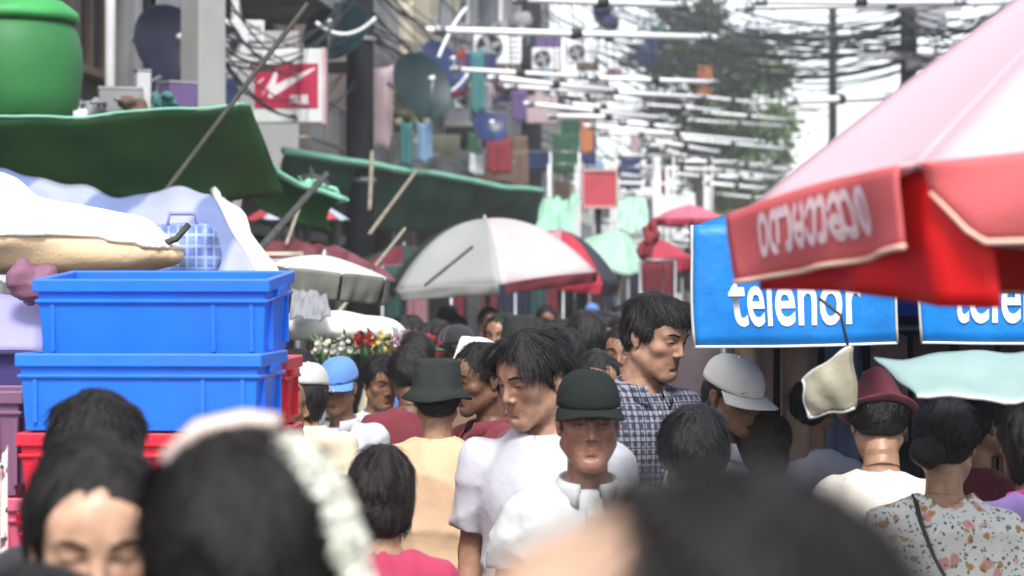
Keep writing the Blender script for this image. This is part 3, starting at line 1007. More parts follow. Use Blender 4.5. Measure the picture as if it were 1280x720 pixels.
pole('square grey concrete pole in front of the corrugated wall', base_at(254, 21), 8.5, .205, .19, M_conc, square=True, extra=())
pole('thick black pole between the red sign and the green tarpaulin', base_at(450, 29), 9.5, .175, .155, M_pole, arms=((7.6, 1.7), (8.4, 1.7)), extra=((3.2, 0), (4.9, 0)))
pole('black pole rising behind the clutter in mid street', base_at(664, 55), 12, .26, .22, M_pole, arms=((9.4, 1.8), (10.6, 1.8)))
pole('thin dark pole against the white sky left of the thicker one', base_at(1041, 62), 11.5, .12, .10, M_pole, arms=((8.4, 2.0), (9.4, 1.4)))
pole('dark pole with equipment boxes just above the pink parasol', base_at(1136, 44), 10.5, .17, .15, M_pole, arms=((6.15, 1.9), (7.0, 1.9)))
pole('slim pale post standing beyond the mint green tarpaulin', base_at(821, 45), 4.4, .085, .08, M_white)
pole('slim pale post farther right beyond the pink canopy', base_at(884, 58), 4.6, .06, .06, M_white)

# equipment on the right pole
for (px, py, Y, d, lb) in ((1162, 30, 43.6, (.55, .4, .42), 'rusty grey equipment box on the right pole under the cable bundle'), (1150, 78, 43.6, (.5, .4, .30), 'dark splice box on the right pole just above the pink parasol')):
    p = P(px, py, Y)
    o = thing('cable_box', lb, 'cable box', p, -TH, 'boxes on the right pole')
    bevel(MB().box((0, 0, 0), d).build('housing', mat('rusty_box', (.26, .22, .22), .6, var=.3, dirt=.6), o), .02)
    MB().box((0, -d[1] / 2 - .006, 0), (d[0] * .8, .012, d[2] * .75)).build('lid', M_steel, o)

# ---- overhead cables
def cable(label, a, b, sag, r, m=M_wire, grp='overhead cables', n=14, name='cable'):
    a, b = Vector(a), Vector(b)
    pts = [a.lerp(b, i / n) - Vector((0, 0, sag * 4 * (i / n) * (1 - i / n))) for i in range(n + 1)]
    return tag(MB().tube(pts, r, 5).build(name, m, None, True), label, 'cable', grp)
CL = 'thin black cable sagging across the white sky above the pink parasol'
for k in range(28):
    a = P(rnd.uniform(760, 935), rnd.uniform(-40, 75), rnd.uniform(74, 90)); b = P(1136 + rnd.uniform(-14, 14), rnd.uniform(5, 92), 44)
    cable(CL, a, b, rnd.uniform(.1, .9), rnd.uniform(.014, .030))
    c = P(rnd.uniform(1420, 1500), rnd.uniform(-190, 60), 22)
    cable('thin black cable running from the right pole towards the pink parasol', b, c, rnd.uniform(.1, .5), rnd.uniform(.010, .022))
for k in range(3):
    a = P(rnd.uniform(820, 860), 10 + 16 * k, 80); b = P(1136, 38 + 18 * k, 44)
    cable('thick black bundle of cables between tree and right pole, ' + ('topmost', 'middle', 'lowest')[k] + ' of three', a, b, .5 + .15 * k, .055)
for k in range(30):
    a = P(rnd.uniform(640, 800), rnd.uniform(-30, 110), rnd.uniform(50, 70)); b = P(rnd.uniform(960, 1060), rnd.uniform(30, 150), 60)
    cable('thin black cable sagging in front of the green tree', a, b, rnd.uniform(.3, 1.0), rnd.uniform(.012, .025))
for k in range(20):
    a = P(450 + rnd.uniform(-10, 10), rnd.uniform(-60, 40), 29); b = P(664 + rnd.uniform(-10, 10), rnd.uniform(20, 140), 55)
    cable('thin black cable strung between the two black poles', a, b, rnd.uniform(.2, .9), rnd.uniform(.008, .018))
for k in range(14):
    a = P(254 + rnd.uniform(-10, 30), rnd.uniform(-40, 90), 21.2); b = P(440 + rnd.uniform(-10, 10), rnd.uniform(-30, 110), 28.8)
    cable('thin dark cable looping between grey pole and black pole', a, b, rnd.uniform(.2, .8), rnd.uniform(.007, .015))
for k in range(10):
    a = P(664 + rnd.uniform(-8, 8), rnd.uniform(50, 170), 55); b = P(rnd.uniform(800, 900), rnd.uniform(130, 230), rnd.uniform(80, 100))
    cable('thin black cable running on from the farther black pole', a, b, rnd.uniform(.2, .8), rnd.uniform(.014, .03))
for (a, b, s, r) in ((P(583, 10, 27), P(548, 72, 26), -.06, .022), (P(585, 92, 32), P(540, 115, 32), .12, .025), (P(395, 28, 27), P(470, 22, 27), .16, .022)):
    cable('loose white cable end curling down beside the satellite dishes', a, b, s, r, M_white, 'loose white cables')

# ---- white lamp tubes hung across the street
TB = [(533, 37, 25.0, 895, 47, 26.5, .030), (640, -2, 22.5, 858, 7, 23.5, .030), (563, 86, 29.5, 735, 96, 30, .024), (735, 97, 30.0, 897, 103, 31, .026), (610, 97, 30.5, 772, 114, 32, .030),
      (630, 108, 32, 886, 122, 33.5, .026), (655, 129, 36, 830, 148, 37.5, .028), (706, 129, 38, 800, 139, 38.5, .030), (684, 145, 39, 835, 147, 39.5, .036), (730, 157, 42, 955, 178, 44, .030),
      (775, 153, 44, 850, 160, 44.5, .036), (810, 174, 47, 900, 191, 48, .034), (842, 172, 50, 985, 187, 52, .032), (920, 9, 30, 1300, 2, 31, .036), (985, 126, 40, 1115, 122, 41, .048),
      (770, 194, 55, 842, 196, 56, .04), (826, 186, 58, 892, 206, 59, .04), (700, 118, 40, 765, 122, 41, .022), (800, 130, 46, 905, 138, 47, .022), (860, 150, 60, 985, 158, 62, .03), (905, 205, 70, 990, 212, 72, .04),
      (940, 2, 24, 1210, 3, 24.4, .022), (870, 120, 52, 960, 130, 53, .026), (880, 140, 55, 990, 150, 56, .03), (720, 38, 34, 800, 56, 34.5, .02), (880, 210, 80, 960, 220, 82, .05)]
for k in range(20):
    Y = rnd.uniform(46, 90); zz = rnd.uniform(4.3, 5.4); py_ = 360 - (zz - CAMZ) / Y * FPX; px_ = rnd.uniform(690, 900)
    TB.append((px_, py_, Y, px_ + rnd.uniform(60, 150) * 45 / Y, py_ + rnd.uniform(1, 9), Y + .8, rnd.uniform(.03, .045)))
NTH = ['first', 'second', 'third', 'fourth', 'fifth', 'sixth', 'seventh', 'eighth', 'ninth', 'tenth', 'eleventh', 'twelfth', 'thirteenth', 'fourteenth', 'fifteenth', 'sixteenth', 'seventeenth', 'eighteenth', 'nineteenth', 'twentieth']
order = sorted(range(len(TB)), key=lambda i: TB[i][1] + TB[i][4])
rank = {i: k for k, i in enumerate(order)}
for i, (x0, y0, Y0, x1, y1, Y1, r) in enumerate(TB):
    r *= 1.25
    a, b = P(x0, y0, Y0), P(x1, y1, Y1)
    lb = 'white tube across the street, %s from the top of the hanging tubes' % NTH[rank[i]] if rank[i] < 20 else 'thin white tube among the lowest and farthest of those across the street'
    if i == 0: lb = 'long white tube, nearest of those crossing above the satellite dishes'
    if i == 1: lb = 'long white tube at the very top edge above the others'
    if i == 13: lb = 'white tube at the top right against the white sky'
    o = thing('light_tube', lb, 'light tube', a, 0, 'white tubes strung across the street')
    d = b - a
    MB().tube([(0, 0, 0), d], r, 8).build('tube', M_tube, o, True)
    for t in (.04, .5, .96):
        q = d * t
        MB().tube([q + d.normalized() * -.06, q + d.normalized() * .06], r * 1.5, 8).build('clamp', M_wire if t == .5 else M_steel, o, True)
        MB().tube([q, q + Vector((rnd.uniform(-.1, .1), 0, rnd.uniform(.5, 1.4)))], .006, 4).build('hanger', M_wire, o)

# ---- satellite dishes
def dish(label, c, R_, az, el, m, m2=None):
    o = thing('satellite_dish', label, 'satellite dish', c, 0, 'satellite dishes on the left facades')
    M = Matrix.Rotation(R(az), 4, 'Z') @ Matrix.Rotation(R(el), 4, 'X')      # dish axis is +z locally, then tipped
    prof = [(R_ * t, .32 * R_ * t * t) for t in (0.002, .2, .4, .6, .8, .95, 1.0)] + [(R_ * 1.02, .33 * R_), (R_ * 1.0, .29 * R_)] + [(R_ * t, .32 * R_ * t * t - .012) for t in (.9, .6, .3, .002)]
    dd = MB().lathe(prof, 36).build('reflector', m, o, True); dd.matrix_local = M
    a = MB().tube([(0, -R_ * .96, .32 * R_), (0, -R_ * .4, .62 * R_), (0, -.02, .80 * R_)], .014, 6).build('feed_arm', m2 or M_steel, o, True); a.matrix_local = M
    l = MB().tube([(0, 0, .70 * R_), (0, 0, .86 * R_)], [.045, .03], 10).build('receiver', M_white, o, True); l.matrix_local = M
    k = MB().tube([(0, 0, -.01), (0, 0, -.22)], .04, 8).tube([(0, 0, -.2), (0, .3, -.5)], .03, 8).build('mount', M_steel, o, True); k.matrix_local = M
    return o
M_dishd = mat('dark_dish', (.006, .008, .028), .4, metal=.0, var=.2); M_disht = mat('teal_dish', (.006, .026, .036), .45, var=.25); M_dishb = mat('blue_dish', (.008, .024, .10), .4, var=.2)
M_dishdt = mat('dark_teal_dish', (.005, .024, .028), .5, var=.3)
dish('dark blue satellite dish against the pale corrugated wall', P(207, 62, 21.6), .38, 38, 72, M_dishd)
dish('teal satellite dish on the black pole beside the red sign', P(424, 46, 28.3), .40, -20, 62, M_disht)
dish('large dark teal satellite dish right of the black pole', P(520, 112, 30), .44, 40, 70, M_dishdt)
dish('bright blue satellite dish behind the large dark teal one', P(548, 88, 33), .40, 50, 62, M_dishb)
dish('small blue satellite dish low above the far green tarpaulin', P(610, 162, 36), .26, 20, 60, M_dishb)

# ---- air conditioners on the facades
def aircon(label, c, rz=0.0, s=1.0):
    o = thing('air_conditioner', label, 'air conditioner', c, rz, 'air conditioners on the left facades')
    o.scale = (s, s, s)
    bevel(MB().box((0, 0, 0), (.80, .30, .55)).build('casing', M_white, o), .015)
    MB().lathe([(.21, -.004), (.235, -.012), (.235, .012), (.21, .004)], 28).build('fan_ring', M_steel, o, True, (-.14, -.153, 0), (R(90), 0, 0))
    MB().lathe([(.003, 0.0), (.205, 0.0), (.205, .004), (.003, .004)], 28).build('fan_well', M_dark, o, False, (-.14, -.1515, 0), (R(90), 0, 0))
    for k in range(4):
        a = k * math.pi / 2 + .4
        MB().box((math.cos(a) * .10, math.sin(a) * .10, 0), (.17, .08, .006), a).build('fan_blade', M_steel, o, False, (-.14, -.158, 0), (R(90), 0, 0))
    for k in range(5):
        MB().box((.27, -.153, -.18 + k * .09), (.18, .010, .03)).build('louver', M_steel, o)
    MB().box((-.25, .05, -.31), (.04, .5, .04)).box((.25, .05, -.31), (.04, .5, .04)).build('bracket', M_steel, o)
    return o
aircon('white air conditioner with round black fan above the white tubes', P(621, 60, 40), R(6), 1.0)
aircon('white air conditioner left of the farther black pole', P(684, 74, 46), R(6), .75)
aircon('small air conditioner right of the farther black pole', P(726, 66, 52), R(6), .8)
aircon('air conditioner hidden low behind the white tubes', P(706, 108, 50), R(6), .8)
aircon('air conditioner beside the grey pole behind the bamboo', P(292, 52, 24), R(10), .75)
aircon('air conditioner beneath the teal dish on the wall', P(590, 120, 42), R(6), .8)

# ---- the shop sign with the white tick
sg = thing('shop_sign', 'white light box sign with red panel and white tick left of the black pole', 'sign', P(361, 108, 25.5), R(-3))
bevel(MB().box((0, 0, 0), (.74, .16, .78)).build('light_box', mat('sign_white', (.66, .70, .68), .4, var=.06, dirt=.2), sg), .012)
MB().box((.385, 0, 0), (.03, .20, .80)).build('side_frame', mat('sign_rail', (.62, .40, .44), .5, var=.15), sg)
MB().box((-.015, -.084, .0), (.68, .012, .47)).build('red_panel', mat('sign_red', (.42, .012, .055), .4, var=.10, dirt=.25), sg)
M_mark = mat('sign_mark', (.80, .72, .74), .4)
tk = MB()
def prism(mb, pts, y0, y1):
    n = len(pts); V = [(x, y0, z) for x, z in pts] + [(x, y1, z) for x, z in pts]
    mb.add(V, [tuple(range(n)), tuple(range(2 * n - 1, n - 1, -1))] + [(i, i + n, (i + 1) % n + n, (i + 1) % n) for i in range(n)])
prism(tk, [(-.285, -.115), (-.17, .075), (-.145, .135), (-.105, .150), (-.125, .010), (.09, .115), (.285, .190), (.290, .172), (-.02, -.03), (-.15, -.115), (-.195, -.135), (-.205, -.105), (-.195, -.01)], -.093, -.0905)
tk.build('tick_mark', M_mark, sg)
ts = MB(); prism(ts, [(-.335, .020), (-.30, .030), (-.245, .082), (-.262, .085)], -.093, -.0905); ts.build('short_stroke', M_mark, sg)
def text_mesh(body, size, bold=0.0, sx=1.0):
    cu = bpy.data.curves.new('lettering', 'FONT'); cu.body = body; cu.size = size; cu.offset = bold; cu.resolution_u = 4
    o = bpy.data.objects.new('lettering', cu); C.objects.link(o)
    dg = bpy.context.evaluated_depsgraph_get()
    me = bpy.data.meshes.new_from_object(o.evaluated_get(dg))
    bpy.data.objects.remove(o); me.name = 'lettering'
    co = np.empty(len(me.vertices) * 3); me.vertices.foreach_get('co', co); co = co.reshape(-1, 3)
    me.materials.clear()
    return me, co
me, co = text_mesh('\u53cc\u661f', .105, .003)
co2 = np.stack([co[:, 0] + .02, np.full(len(co), -.0945), co[:, 1] - .185], 1); me.vertices.foreach_set('co', co2.ravel()); me.update()
link('lettering', me, M_mark, sg)
MB().tube([(.1, .08, .2), (.1, 1.2, .2)], .025, 6).tube([(.1, .08, -.25), (.1, 1.2, -.25)], .025, 6).build('bracket', M_steel, sg)

# ---- laundry and clutter on the facades
def cloth(label, a, b, drop, m, sag=.05, seed=0, name='laundry', cat='laundry', grp='laundry hung on the left facades', nw=3):
    a, b = Vector(a), Vector(b); r = random.Random(seed); ph = r.uniform(0, 6)
    d = (b - a); nrm = Vector((d.y, -d.x, 0)).normalized() if Vector((d.x, d.y, 0)).length > .01 else Vector((0, -1, 0))
    def f(u, v):
        p = a.lerp(b, u) - Vector((0, 0, sag * 4 * u * (1 - u)))
        w = math.sin(u * math.pi * 2 * nw + ph) * .5 + math.sin(u * math.pi * 2 * nw * 1.7 + ph * 2) * .3
        return p + Vector((0, 0, -drop * v * (1 + .06 * w))) + nrm * (w * .05 * min(1, .3 + v))
    return tag(MB().sheet(f, 24, 8, .004).build(name, m, None, True), label, cat, grp)
CLO = [('pale pink', (.62, .47, .50)), ('white', (.72, .73, .75)), ('purple', (.16, .10, .26)), ('navy blue', (.03, .05, .16)), ('sky blue', (.25, .42, .62)), ('brown', (.20, .13, .09)), ('grey', (.34, .35, .37)),
       ('dark red', (.28, .03, .04)), ('teal', (.06, .24, .24)), ('cream', (.66, .60, .46)), ('orange', (.60, .22, .08)), ('dark green', (.03, .12, .06))]
CM = {n: mat('cloth_' + n.replace(' ', '_'), tuple(.72 * x for x in c), .85, bump=.15, bscale=200, var=.12, vscale=5) for n, c in CLO}
LD = [(460, 492, 80, 184, 30.5, 'pale pink', 'long pale pink curtain hanging right of the black pole'), (405, 432, 100, 190, 33, 'pale pink', 'faded pink curtain hanging behind the red sign'), (502, 516, 150, 205, 32.5, 'teal', 'teal cloth under the large dark teal dish'),
      (520, 540, 150, 200, 33, 'sky blue', 'pale blue cloth under the large dark teal dish'), (585, 604, 105, 150, 38, 'grey', 'grey cloth hanging left of the white tubes'), (608, 640, 172, 214, 38, 'dark red', 'dark red cloth low behind the far green tarpaulin'),
      (588, 606, 190, 215, 36, 'white', 'small white cloth low behind the far green tarpaulin'), (634, 660, 185, 232, 42, 'brown', 'brown cloth beside the farther black pole'), (690, 722, 165, 215, 48, 'dark green', 'dark green cloth right of the farther black pole'),
      (726, 740, 150, 190, 50, 'orange', 'orange cloth far along the left facade'), (745, 775, 130, 165, 56, 'white', 'white cloth far along the left facade'), (775, 800, 195, 235, 56, 'navy blue', 'navy cloth far beyond the red square'),
      (872, 890, 78, 122, 60, 'orange', 'faded orange cloth hung near the green tree'), (560, 580, 60, 100, 36, 'purple', 'purple cloth beside the white curling cable'), (498, 516, 0, 78, 36, 'cream', 'pale cream blind high beside the black pole'), (278, 300, 20, 88, 26, 'white', 'white cloth right of the grey concrete pole'),
      (275, 296, 92, 125, 25, 'navy blue', 'navy cloth left of the red sign'), (640, 658, 110, 150, 48, 'purple', 'lilac cloth left of the farther black pole'), (735, 760, 95, 125, 58, 'grey', 'grey cloth behind the white tubes')]
for i, (x0, x1, y0, y1, Y, cn, lb) in enumerate(LD):
    cloth(lb, P(x0, y0, Y), P(x1, y0, Y + .3), (y1 - y0) / FPX * Y, CM[cn], seed=i, nw=2)
# small boxes, buckets and bundles crowding balconies and awning roofs
def bundle(label, c, r, m, seed, name='bundle', cat='bundle', grp=None, step=None, sq=(1, 1, 1)):
    st = step or r * .09
    F = Field((-r * 1.6,) * 3, (r * 1.6,) * 3, st)
    rr = np.random.RandomState(seed)
    for k in range(5):
        o = rr.uniform(-.6, .6, 3) * r
        F.add(f_ell(o * np.array(sq), np.array(sq) * r * rr.uniform(.35, .7, 3)), r * .12)
    X, Y_, Z = F.full(); p = np.stack(np.broadcast_arrays(X, Y_, Z), -1)
    F.d = F.d + wob(p, seed, 5 / r, 7) * r * .13 + wob(p, seed + 5, 14 / r, 7) * r * .05
    V, Fc = F.mesh()
    return tag(link(name, mesh_of(name, V, Fc), m, None, c), label, cat, grp)
def carton(label, c, d, m, rz, grp):
    o = thing('storage_box', label, 'box', c, rz, grp)
    bevel(MB().box((0, 0, 0), d).build('box', m, o), .01)
    MB().box((0, 0, d[2] / 2 + .012), (d[0] * 1.03, d[1] * 1.03, .02)).build('lid', M_steel, o)
    return o
WH = ['behind the white tubes', 'above the far green tarpaulin', 'beside the farther black pole', 'high on the far left facades']
for k in range(38):
    px = rnd.uniform(560, 830); Y = 34 + (px - 560) / 270 * 36; py = rnd.uniform(20, 225)
    cn = rnd.choice(['white', 'grey', 'grey', 'navy blue', 'navy blue', 'brown', 'teal', 'purple', 'brown', 'grey', 'sky blue', 'pale pink', 'dark red', 'dark green'])
    w_ = WH[2] if 640 < px < 700 else (WH[1] if py > 180 else (WH[0] if py > 80 else WH[3]))
    q = k % 4
    if q == 0: bundle('small %s bundle %s' % (cn, w_), P(px, py, Y), rnd.uniform(.2, .4), CM[cn], k, grp='clutter on the far left balconies', step=.05)
    elif q == 1: carton('%s storage box %s' % (cn, w_), P(px, py, Y), (rnd.uniform(.3, .8), .4, rnd.uniform(.3, .6)), CM[cn], rnd.uniform(-.3, .3), 'clutter on the far left balconies')
    else: cloth('%s cloth hanging %s' % (cn, w_), P(px, py, Y), P(px + rnd.uniform(8, 24), py + rnd.uniform(-3, 3), Y + .2), rnd.uniform(.4, 1.1), CM[cn], seed=200 + k, nw=2)
# ---- trees
def tree(label, base, h, crown, seed, col, n=7000, leaf=.14, low=.35):
    r = np.random.RandomState(seed); rr = random.Random(seed)
    o = thing('tree', label, 'tree', base, 0, 'trees at the far end of the street')
    mb = MB(); tips = []
    mb.tube([(0, 0, -.2), (.1, 0, h * .25), (-.05, .1, h * .5), (0, 0, h * .78)], [.28, .22, .15, .05], 9)
    for k in range(16):
        z = h * rr.uniform(low, .75); a = rr.uniform(0, 6.28); L_ = crown * rr.uniform(.45, .95) * (1.15 - .5 * z / h)
        e = Vector((math.cos(a) * L_, math.sin(a) * L_, z + L_ * rr.uniform(.1, .6)))
        mb.tube([(0, 0, z), e * .5 + Vector((0, 0, z * .5 + .1)), e], [.09, .05, .015], 5); tips += [e, e * .6 + Vector((0, 0, z * .4))]
    mb.build('trunk', mat('bark', (.09, .07, .05), .9, bump=.6, bscale=20, var=.3), o, True)
    for k in range(14): tips.append(Vector((rr.uniform(-.6, .6) * crown, rr.uniform(-.6, .6) * crown, h * rr.uniform(.6, 1.0))))
    T = np.array([tuple(t) for t in tips]); c = T[r.randint(0, len(T), n)] + r.normal(size=(n, 3)) * crown * .115
    d = r.normal(size=(n, 3)); d[:, 2] *= .6; d /= np.linalg.norm(d, axis=1, keepdims=True)
    w = np.cross(d, r.normal(size=(n, 3))); w /= np.linalg.norm(w, axis=1, keepdims=True)
    s = leaf * r.uniform(.6, 1.4, (n, 1))
    V = np.stack([c - d * s, c + w * s * .38, c + d * s, c - w * s * .38], 1).reshape(-1, 3)
    F = np.arange(n * 4).reshape(-1, 4)
    cr = link('crown', mesh_of('crown', V, F, False), mat('leaf_%d' % seed, col, .55, var=.4, vscale=.9, transl=.25), o); cr['kind'] = 'stuff'
    return o
tree('dark green tree behind the wires beside the white sky', (P(872, 360, 82).x, 82, 0), 13.5, 2.6, 3, (.07, .13, .04), 5200, .24)
tree('pale green leafy tree under the wires near the white sky', (P(935, 360, 92).x, 92, 0), 11.0, 2.4, 4, (.13, .21, .06), 5200, .22)
tree('greyish green tree at the far end of the street', (P(915, 360, 128).x, 128, 0), 9.5, 4.2, 5, (.09, .13, .06), 7000, .22, .2)
tree('yellow green shrub tree growing above the black pole', (P(490, 360, 38).x - .2, 38, 0), 7.2, .8, 6, (.14, .18, .04), 1500, .09)
# ------------------------------------------------------------------ tarpaulins, parasols, crates
def quad_sheet(name, label, cat, c00, c10, c11, c01, m, sag=.1, th=.006, nu=28, nv=12, wav=.02, seed=0, group=None, bulge=0.0, parent=None):
    """cloth stretched between four corners, sagging and creased; c00-c10 is its upper edge"""
    c = [Vector(x) for x in (c00, c10, c11, c01)]; r = random.Random(seed); ph = [r.uniform(0, 6) for _ in range(6)]
    n0 = (c[1] - c[0]).cross(c[3] - c[0]).normalized()
    def f(u, v):
        p = c[0].lerp(c[1], u).lerp(c[3].lerp(c[2], u), v)
        w = math.sin(u * 9 + v * 3 + ph[0]) + .7 * math.sin(u * 17 - v * 5 + ph[1]) + .6 * math.sin(v * 11 + u * 4 + ph[2]) + .4 * math.sin(u * 31 + v * 9 + ph[3])
        return p - Vector((0, 0, sag * 4 * u * (1 - u) * (.35 + .65 * v))) + n0 * (w * wav + bulge * math.sin(math.pi * u) * math.sin(math.pi * v))
    o = MB().sheet(f, nu, nv, th).build(name, m, parent, True)
    if label: tag(o, label, cat, group)
    return o, f

M_gtarp = mat('green_tarpaulin', (.040, .160, .042), .5, bump=.3, bscale=9, var=.25, vscale=2, transl=.38, dirt=.15)
M_gtarp2 = mat('far_green_tarpaulin', (.03, .125, .07), .5, bump=.3, bscale=6, var=.3, vscale=1.5, transl=.3, dirt=.15)
M_ghem = mat('mint_hem', (.22, .55, .38), .6, var=.15)
M_gtank = mat('green_tank_plastic', (.022, .17, .042), .6, var=.16, vscale=2.5, bump=.1, bscale=12, dirt=.15)
M_lav = mat('lavender_sheet', (.27, .26, .50), .6, var=.05, bump=.1, bscale=30)
M_purp = mat('dark_purple_sheet', (.035, .022, .13), .7, var=.15)
M_mauve = mat('mauve_crate', (.19, .085, .16), .45, var=.1)
M_bale_shade = mat('bale_shade_tan', (.68, .50, .32), .8, bump=.2, bscale=90, var=.10, vscale=3)  # tan paints the shaded lower side of the bale cloth
M_bstripe = mat('blue_striped_sheet', (.46, .50, .64), .6, var=.05, pattern=p_stripes((.20, .26, .50), .55, 'X', .08, .58), transl=.2)
M_plaid = mat('plaid_bag', (.07, .13, .38), .5, pattern=p_plaid((.14, .22, .50), (.32, .38, .60), 5.5, 9.0), var=.08, bump=.25, bscale=160)

# green water tank on its plank shelf
tk = thing('water_tank', 'bright green plastic water tank above the green tarpaulin', 'water tank', P(14, 152, 15.2), 0)
prof = [(.0, 0), (.34, 0), (.375, .03), (.40, .16), (.415, .30), (.41, .42), (.385, .52), (.335, .585), (.30, .61)]
MB().lathe([(max(a, .001), b) for a, b in prof] + [(.30, .66), (.001, .665)], 40).build('tank_body', M_gtank, tk, True)
tk.scale = (1.085,) * 3
MB().lathe([(.305, .60), (.375, .575), (.395, .60), (.385, .635), (.30, .70), (.12, .73), (.001, .735)], 40).build('lid', mat('tank_lid', (.05, .36, .09), .55, var=.2, bump=.15, bscale=20), tk, True)
MB().tube([(.40, -.15, .02), (.47, -.16, .03)], .035, 10).build('outlet', M_white, tk, True)
sh = thing('plank_shelf', 'plank shelf with props under the green water tank', 'shelf', (P(14, 152, 15.2).x, 15.2, 0))
zt = P(14, 152, 15.2).z
for k in range(5): MB().box((0, -.30 + .15 * k, zt - .03), (.84, .135, .045)).build('plank', M_wood, sh)
for sx in (-.38, .38):
    for sy in (-.28, .28): MB().tube([(sx, sy, 0), (sx, sy, zt - .05)], .035, 8).build('post', M_bamboo, sh, True)

# clutter between the tank and the grey pole
for i, (px, py, cn, d) in enumerate(((96, 134, 'white', (.07, .1, .07)), (150, 128, 'grey', (.30, .25, .16)), (178, 114, 'white', (.10, .1, .26)), (222, 122, 'purple', (.22, .2, .18)))):
    carton(('small white box beside the green tank', 'flat grey box on top of the green tarpaulin', 'upright white box against the pale wall', 'purple box under the dark blue dish')[i], P(px, py, 16.8), d, CM[cn], .2 * i, 'boxes on the green tarpaulin')
for i, (px, py, cn, r) in enumerate(((118, 136, 'grey', .10), (205, 128, 'teal', .09), (166, 136, 'brown', .09))):
    bundle('small %s bundle on top of the green tarpaulin' % cn, P(px, py, 16.6), r, CM[cn], 60 + i, grp='bundles on the green tarpaulin', step=.012)
for i in range(3):
    a = P(85 + 30 * i, 132 - 4 * i, 16.4); b = P(200 + 10 * i, 96 + 14 * i, 18)
    tag(MB().tube([a, a.lerp(b, .5) - Vector((0, 0, .06)), b], .016, 6).build('pipe', M_steel, None, True), 'grey pipe leaning over the top of the green tarpaulin', 'pipe', 'pipes on the green tarpaulin')

# near green tarpaulin
tp, ft = quad_sheet('tarpaulin', 'large dark green tarpaulin stretched above the left stalls', 'tarpaulin', P(-90, 148, 12.9), P(312, 131, 14.4), P(356, 244, 15.2), P(-90, 226, 13.3), M_gtarp, sag=.07, wav=.012, seed=3)
MB().tube([Vector(ft(k / 20, 0)) + Vector((0, -.01, .01)) for k in range(21)], .009, 6).build('hem', M_ghem, tp, True)
cp = [(308, 132, 15.0), (318, 160, 15.2), (326, 190, 15.6), (345, 215, 16.0), (375, 232, 16.3), (405, 240, 16.5), (432, 250, 16.6)]
def curl(u, v):
    i = min(int(u * (len(cp) - 1)), len(cp) - 2); t = u * (len(cp) - 1) - i
    a, b = P(*cp[i]), P(*cp[i + 1]); p = a.lerp(b, t)
    ang = -2.4 * v
    return p + Vector((-.20 * math.sin(-ang) * (1 - .3 * u), .25 * v, -.16 * (1 - math.cos(ang)) * (1 - .2 * u)))
cu, fc = MB().sheet(curl, 30, 10, .006), None
c_o = cu.build('rolled_edge', M_gtarp, tp, True)
MB().tube([curl(k / 24, 0) for k in range(25)], .022, 6).build('hem', M_ghem, tp, True)
o, _ = quad_sheet('awning', 'mint green scrap of awning tied below the curled tarpaulin', 'awning', P(372, 222, 16.8), P(415, 228, 16.8), P(436, 256, 16.8), P(380, 238, 16.9), M_ghem, sag=.02, wav=.02, seed=9)

# far green tarpaulin
tp2, ft2 = quad_sheet('tarpaulin', 'far green tarpaulin with pale hem right of the black pole', 'tarpaulin', P(350, 184, 26.0), P(682, 240, 37.0), P(672, 288, 38.5), P(352, 268, 27.5), M_gtarp2, sag=.10, wav=.03, seed=5, nu=40)
MB().tube([Vector(ft2(k / 24, 0)) + Vector((0, -.02, .0)) for k in range(25)], .045, 6).build('hem', M_ghem, tp2, True)

# bamboo poles
def stick(label, a, b, r, m, cat='bamboo pole', name='bamboo_pole', grp='bamboo poles holding the awnings'):
    a, b = Vector(a), Vector(b); n = 10
    pts = []; rs = []
    for k in range(n):
        pts += [a.lerp(b, k / n), a.lerp(b, (k + .93) / n), a.lerp(b, (k + .965) / n)]; rs += [r, r * .97, r * 1.14]
    pts.append(b); rs.append(r * .9)
    return tag(MB().tube(pts, rs, 8).build(name, m, None, True), label, cat, grp)
stick('long bamboo pole crossing the green tarpaulin up to the red sign', P(172, 285, 12.6), P(384, 5, 13.9), .015, mat('grey_bamboo', (.04, .039, .03), .6, bump=.3, bscale=30, var=.3, vscale=10))
stick('dark bamboo pole rising behind the blue crates', P(288, 352, 11.0), P(408, 218, 14.2), .019, M_bambood)
stick('thin pale bamboo stick between the dark pole and maroon awning', P(358, 305, 15.0), P(378, 248, 16.2), .013, M_bamboo)
stick('thin bamboo pole leaning up across the far green tarpaulin', P(462, 292, 22.0), P(520, 214, 25.0), .016, M_bamboo)
stick('thin bamboo pole leaning left of the grey panelled parasol', P(422, 392, 13.0), P(506, 286, 17.5), .012, M_bamboo)
stick('short stick leaning against the grey panel of the parasol', P(532, 356, 17.5), P(590, 309, 18.6), .012, M_bambood)
stick('pale bamboo stick standing under the near green tarpaulin', P(290, 300, 14.0), P(302, 240, 15.5), .014, M_bamboo)
stick('thin post standing in front of the far green tarpaulin', P(462, 262, 27.0), P(465, 190, 28.0), .022, M_bamboo)

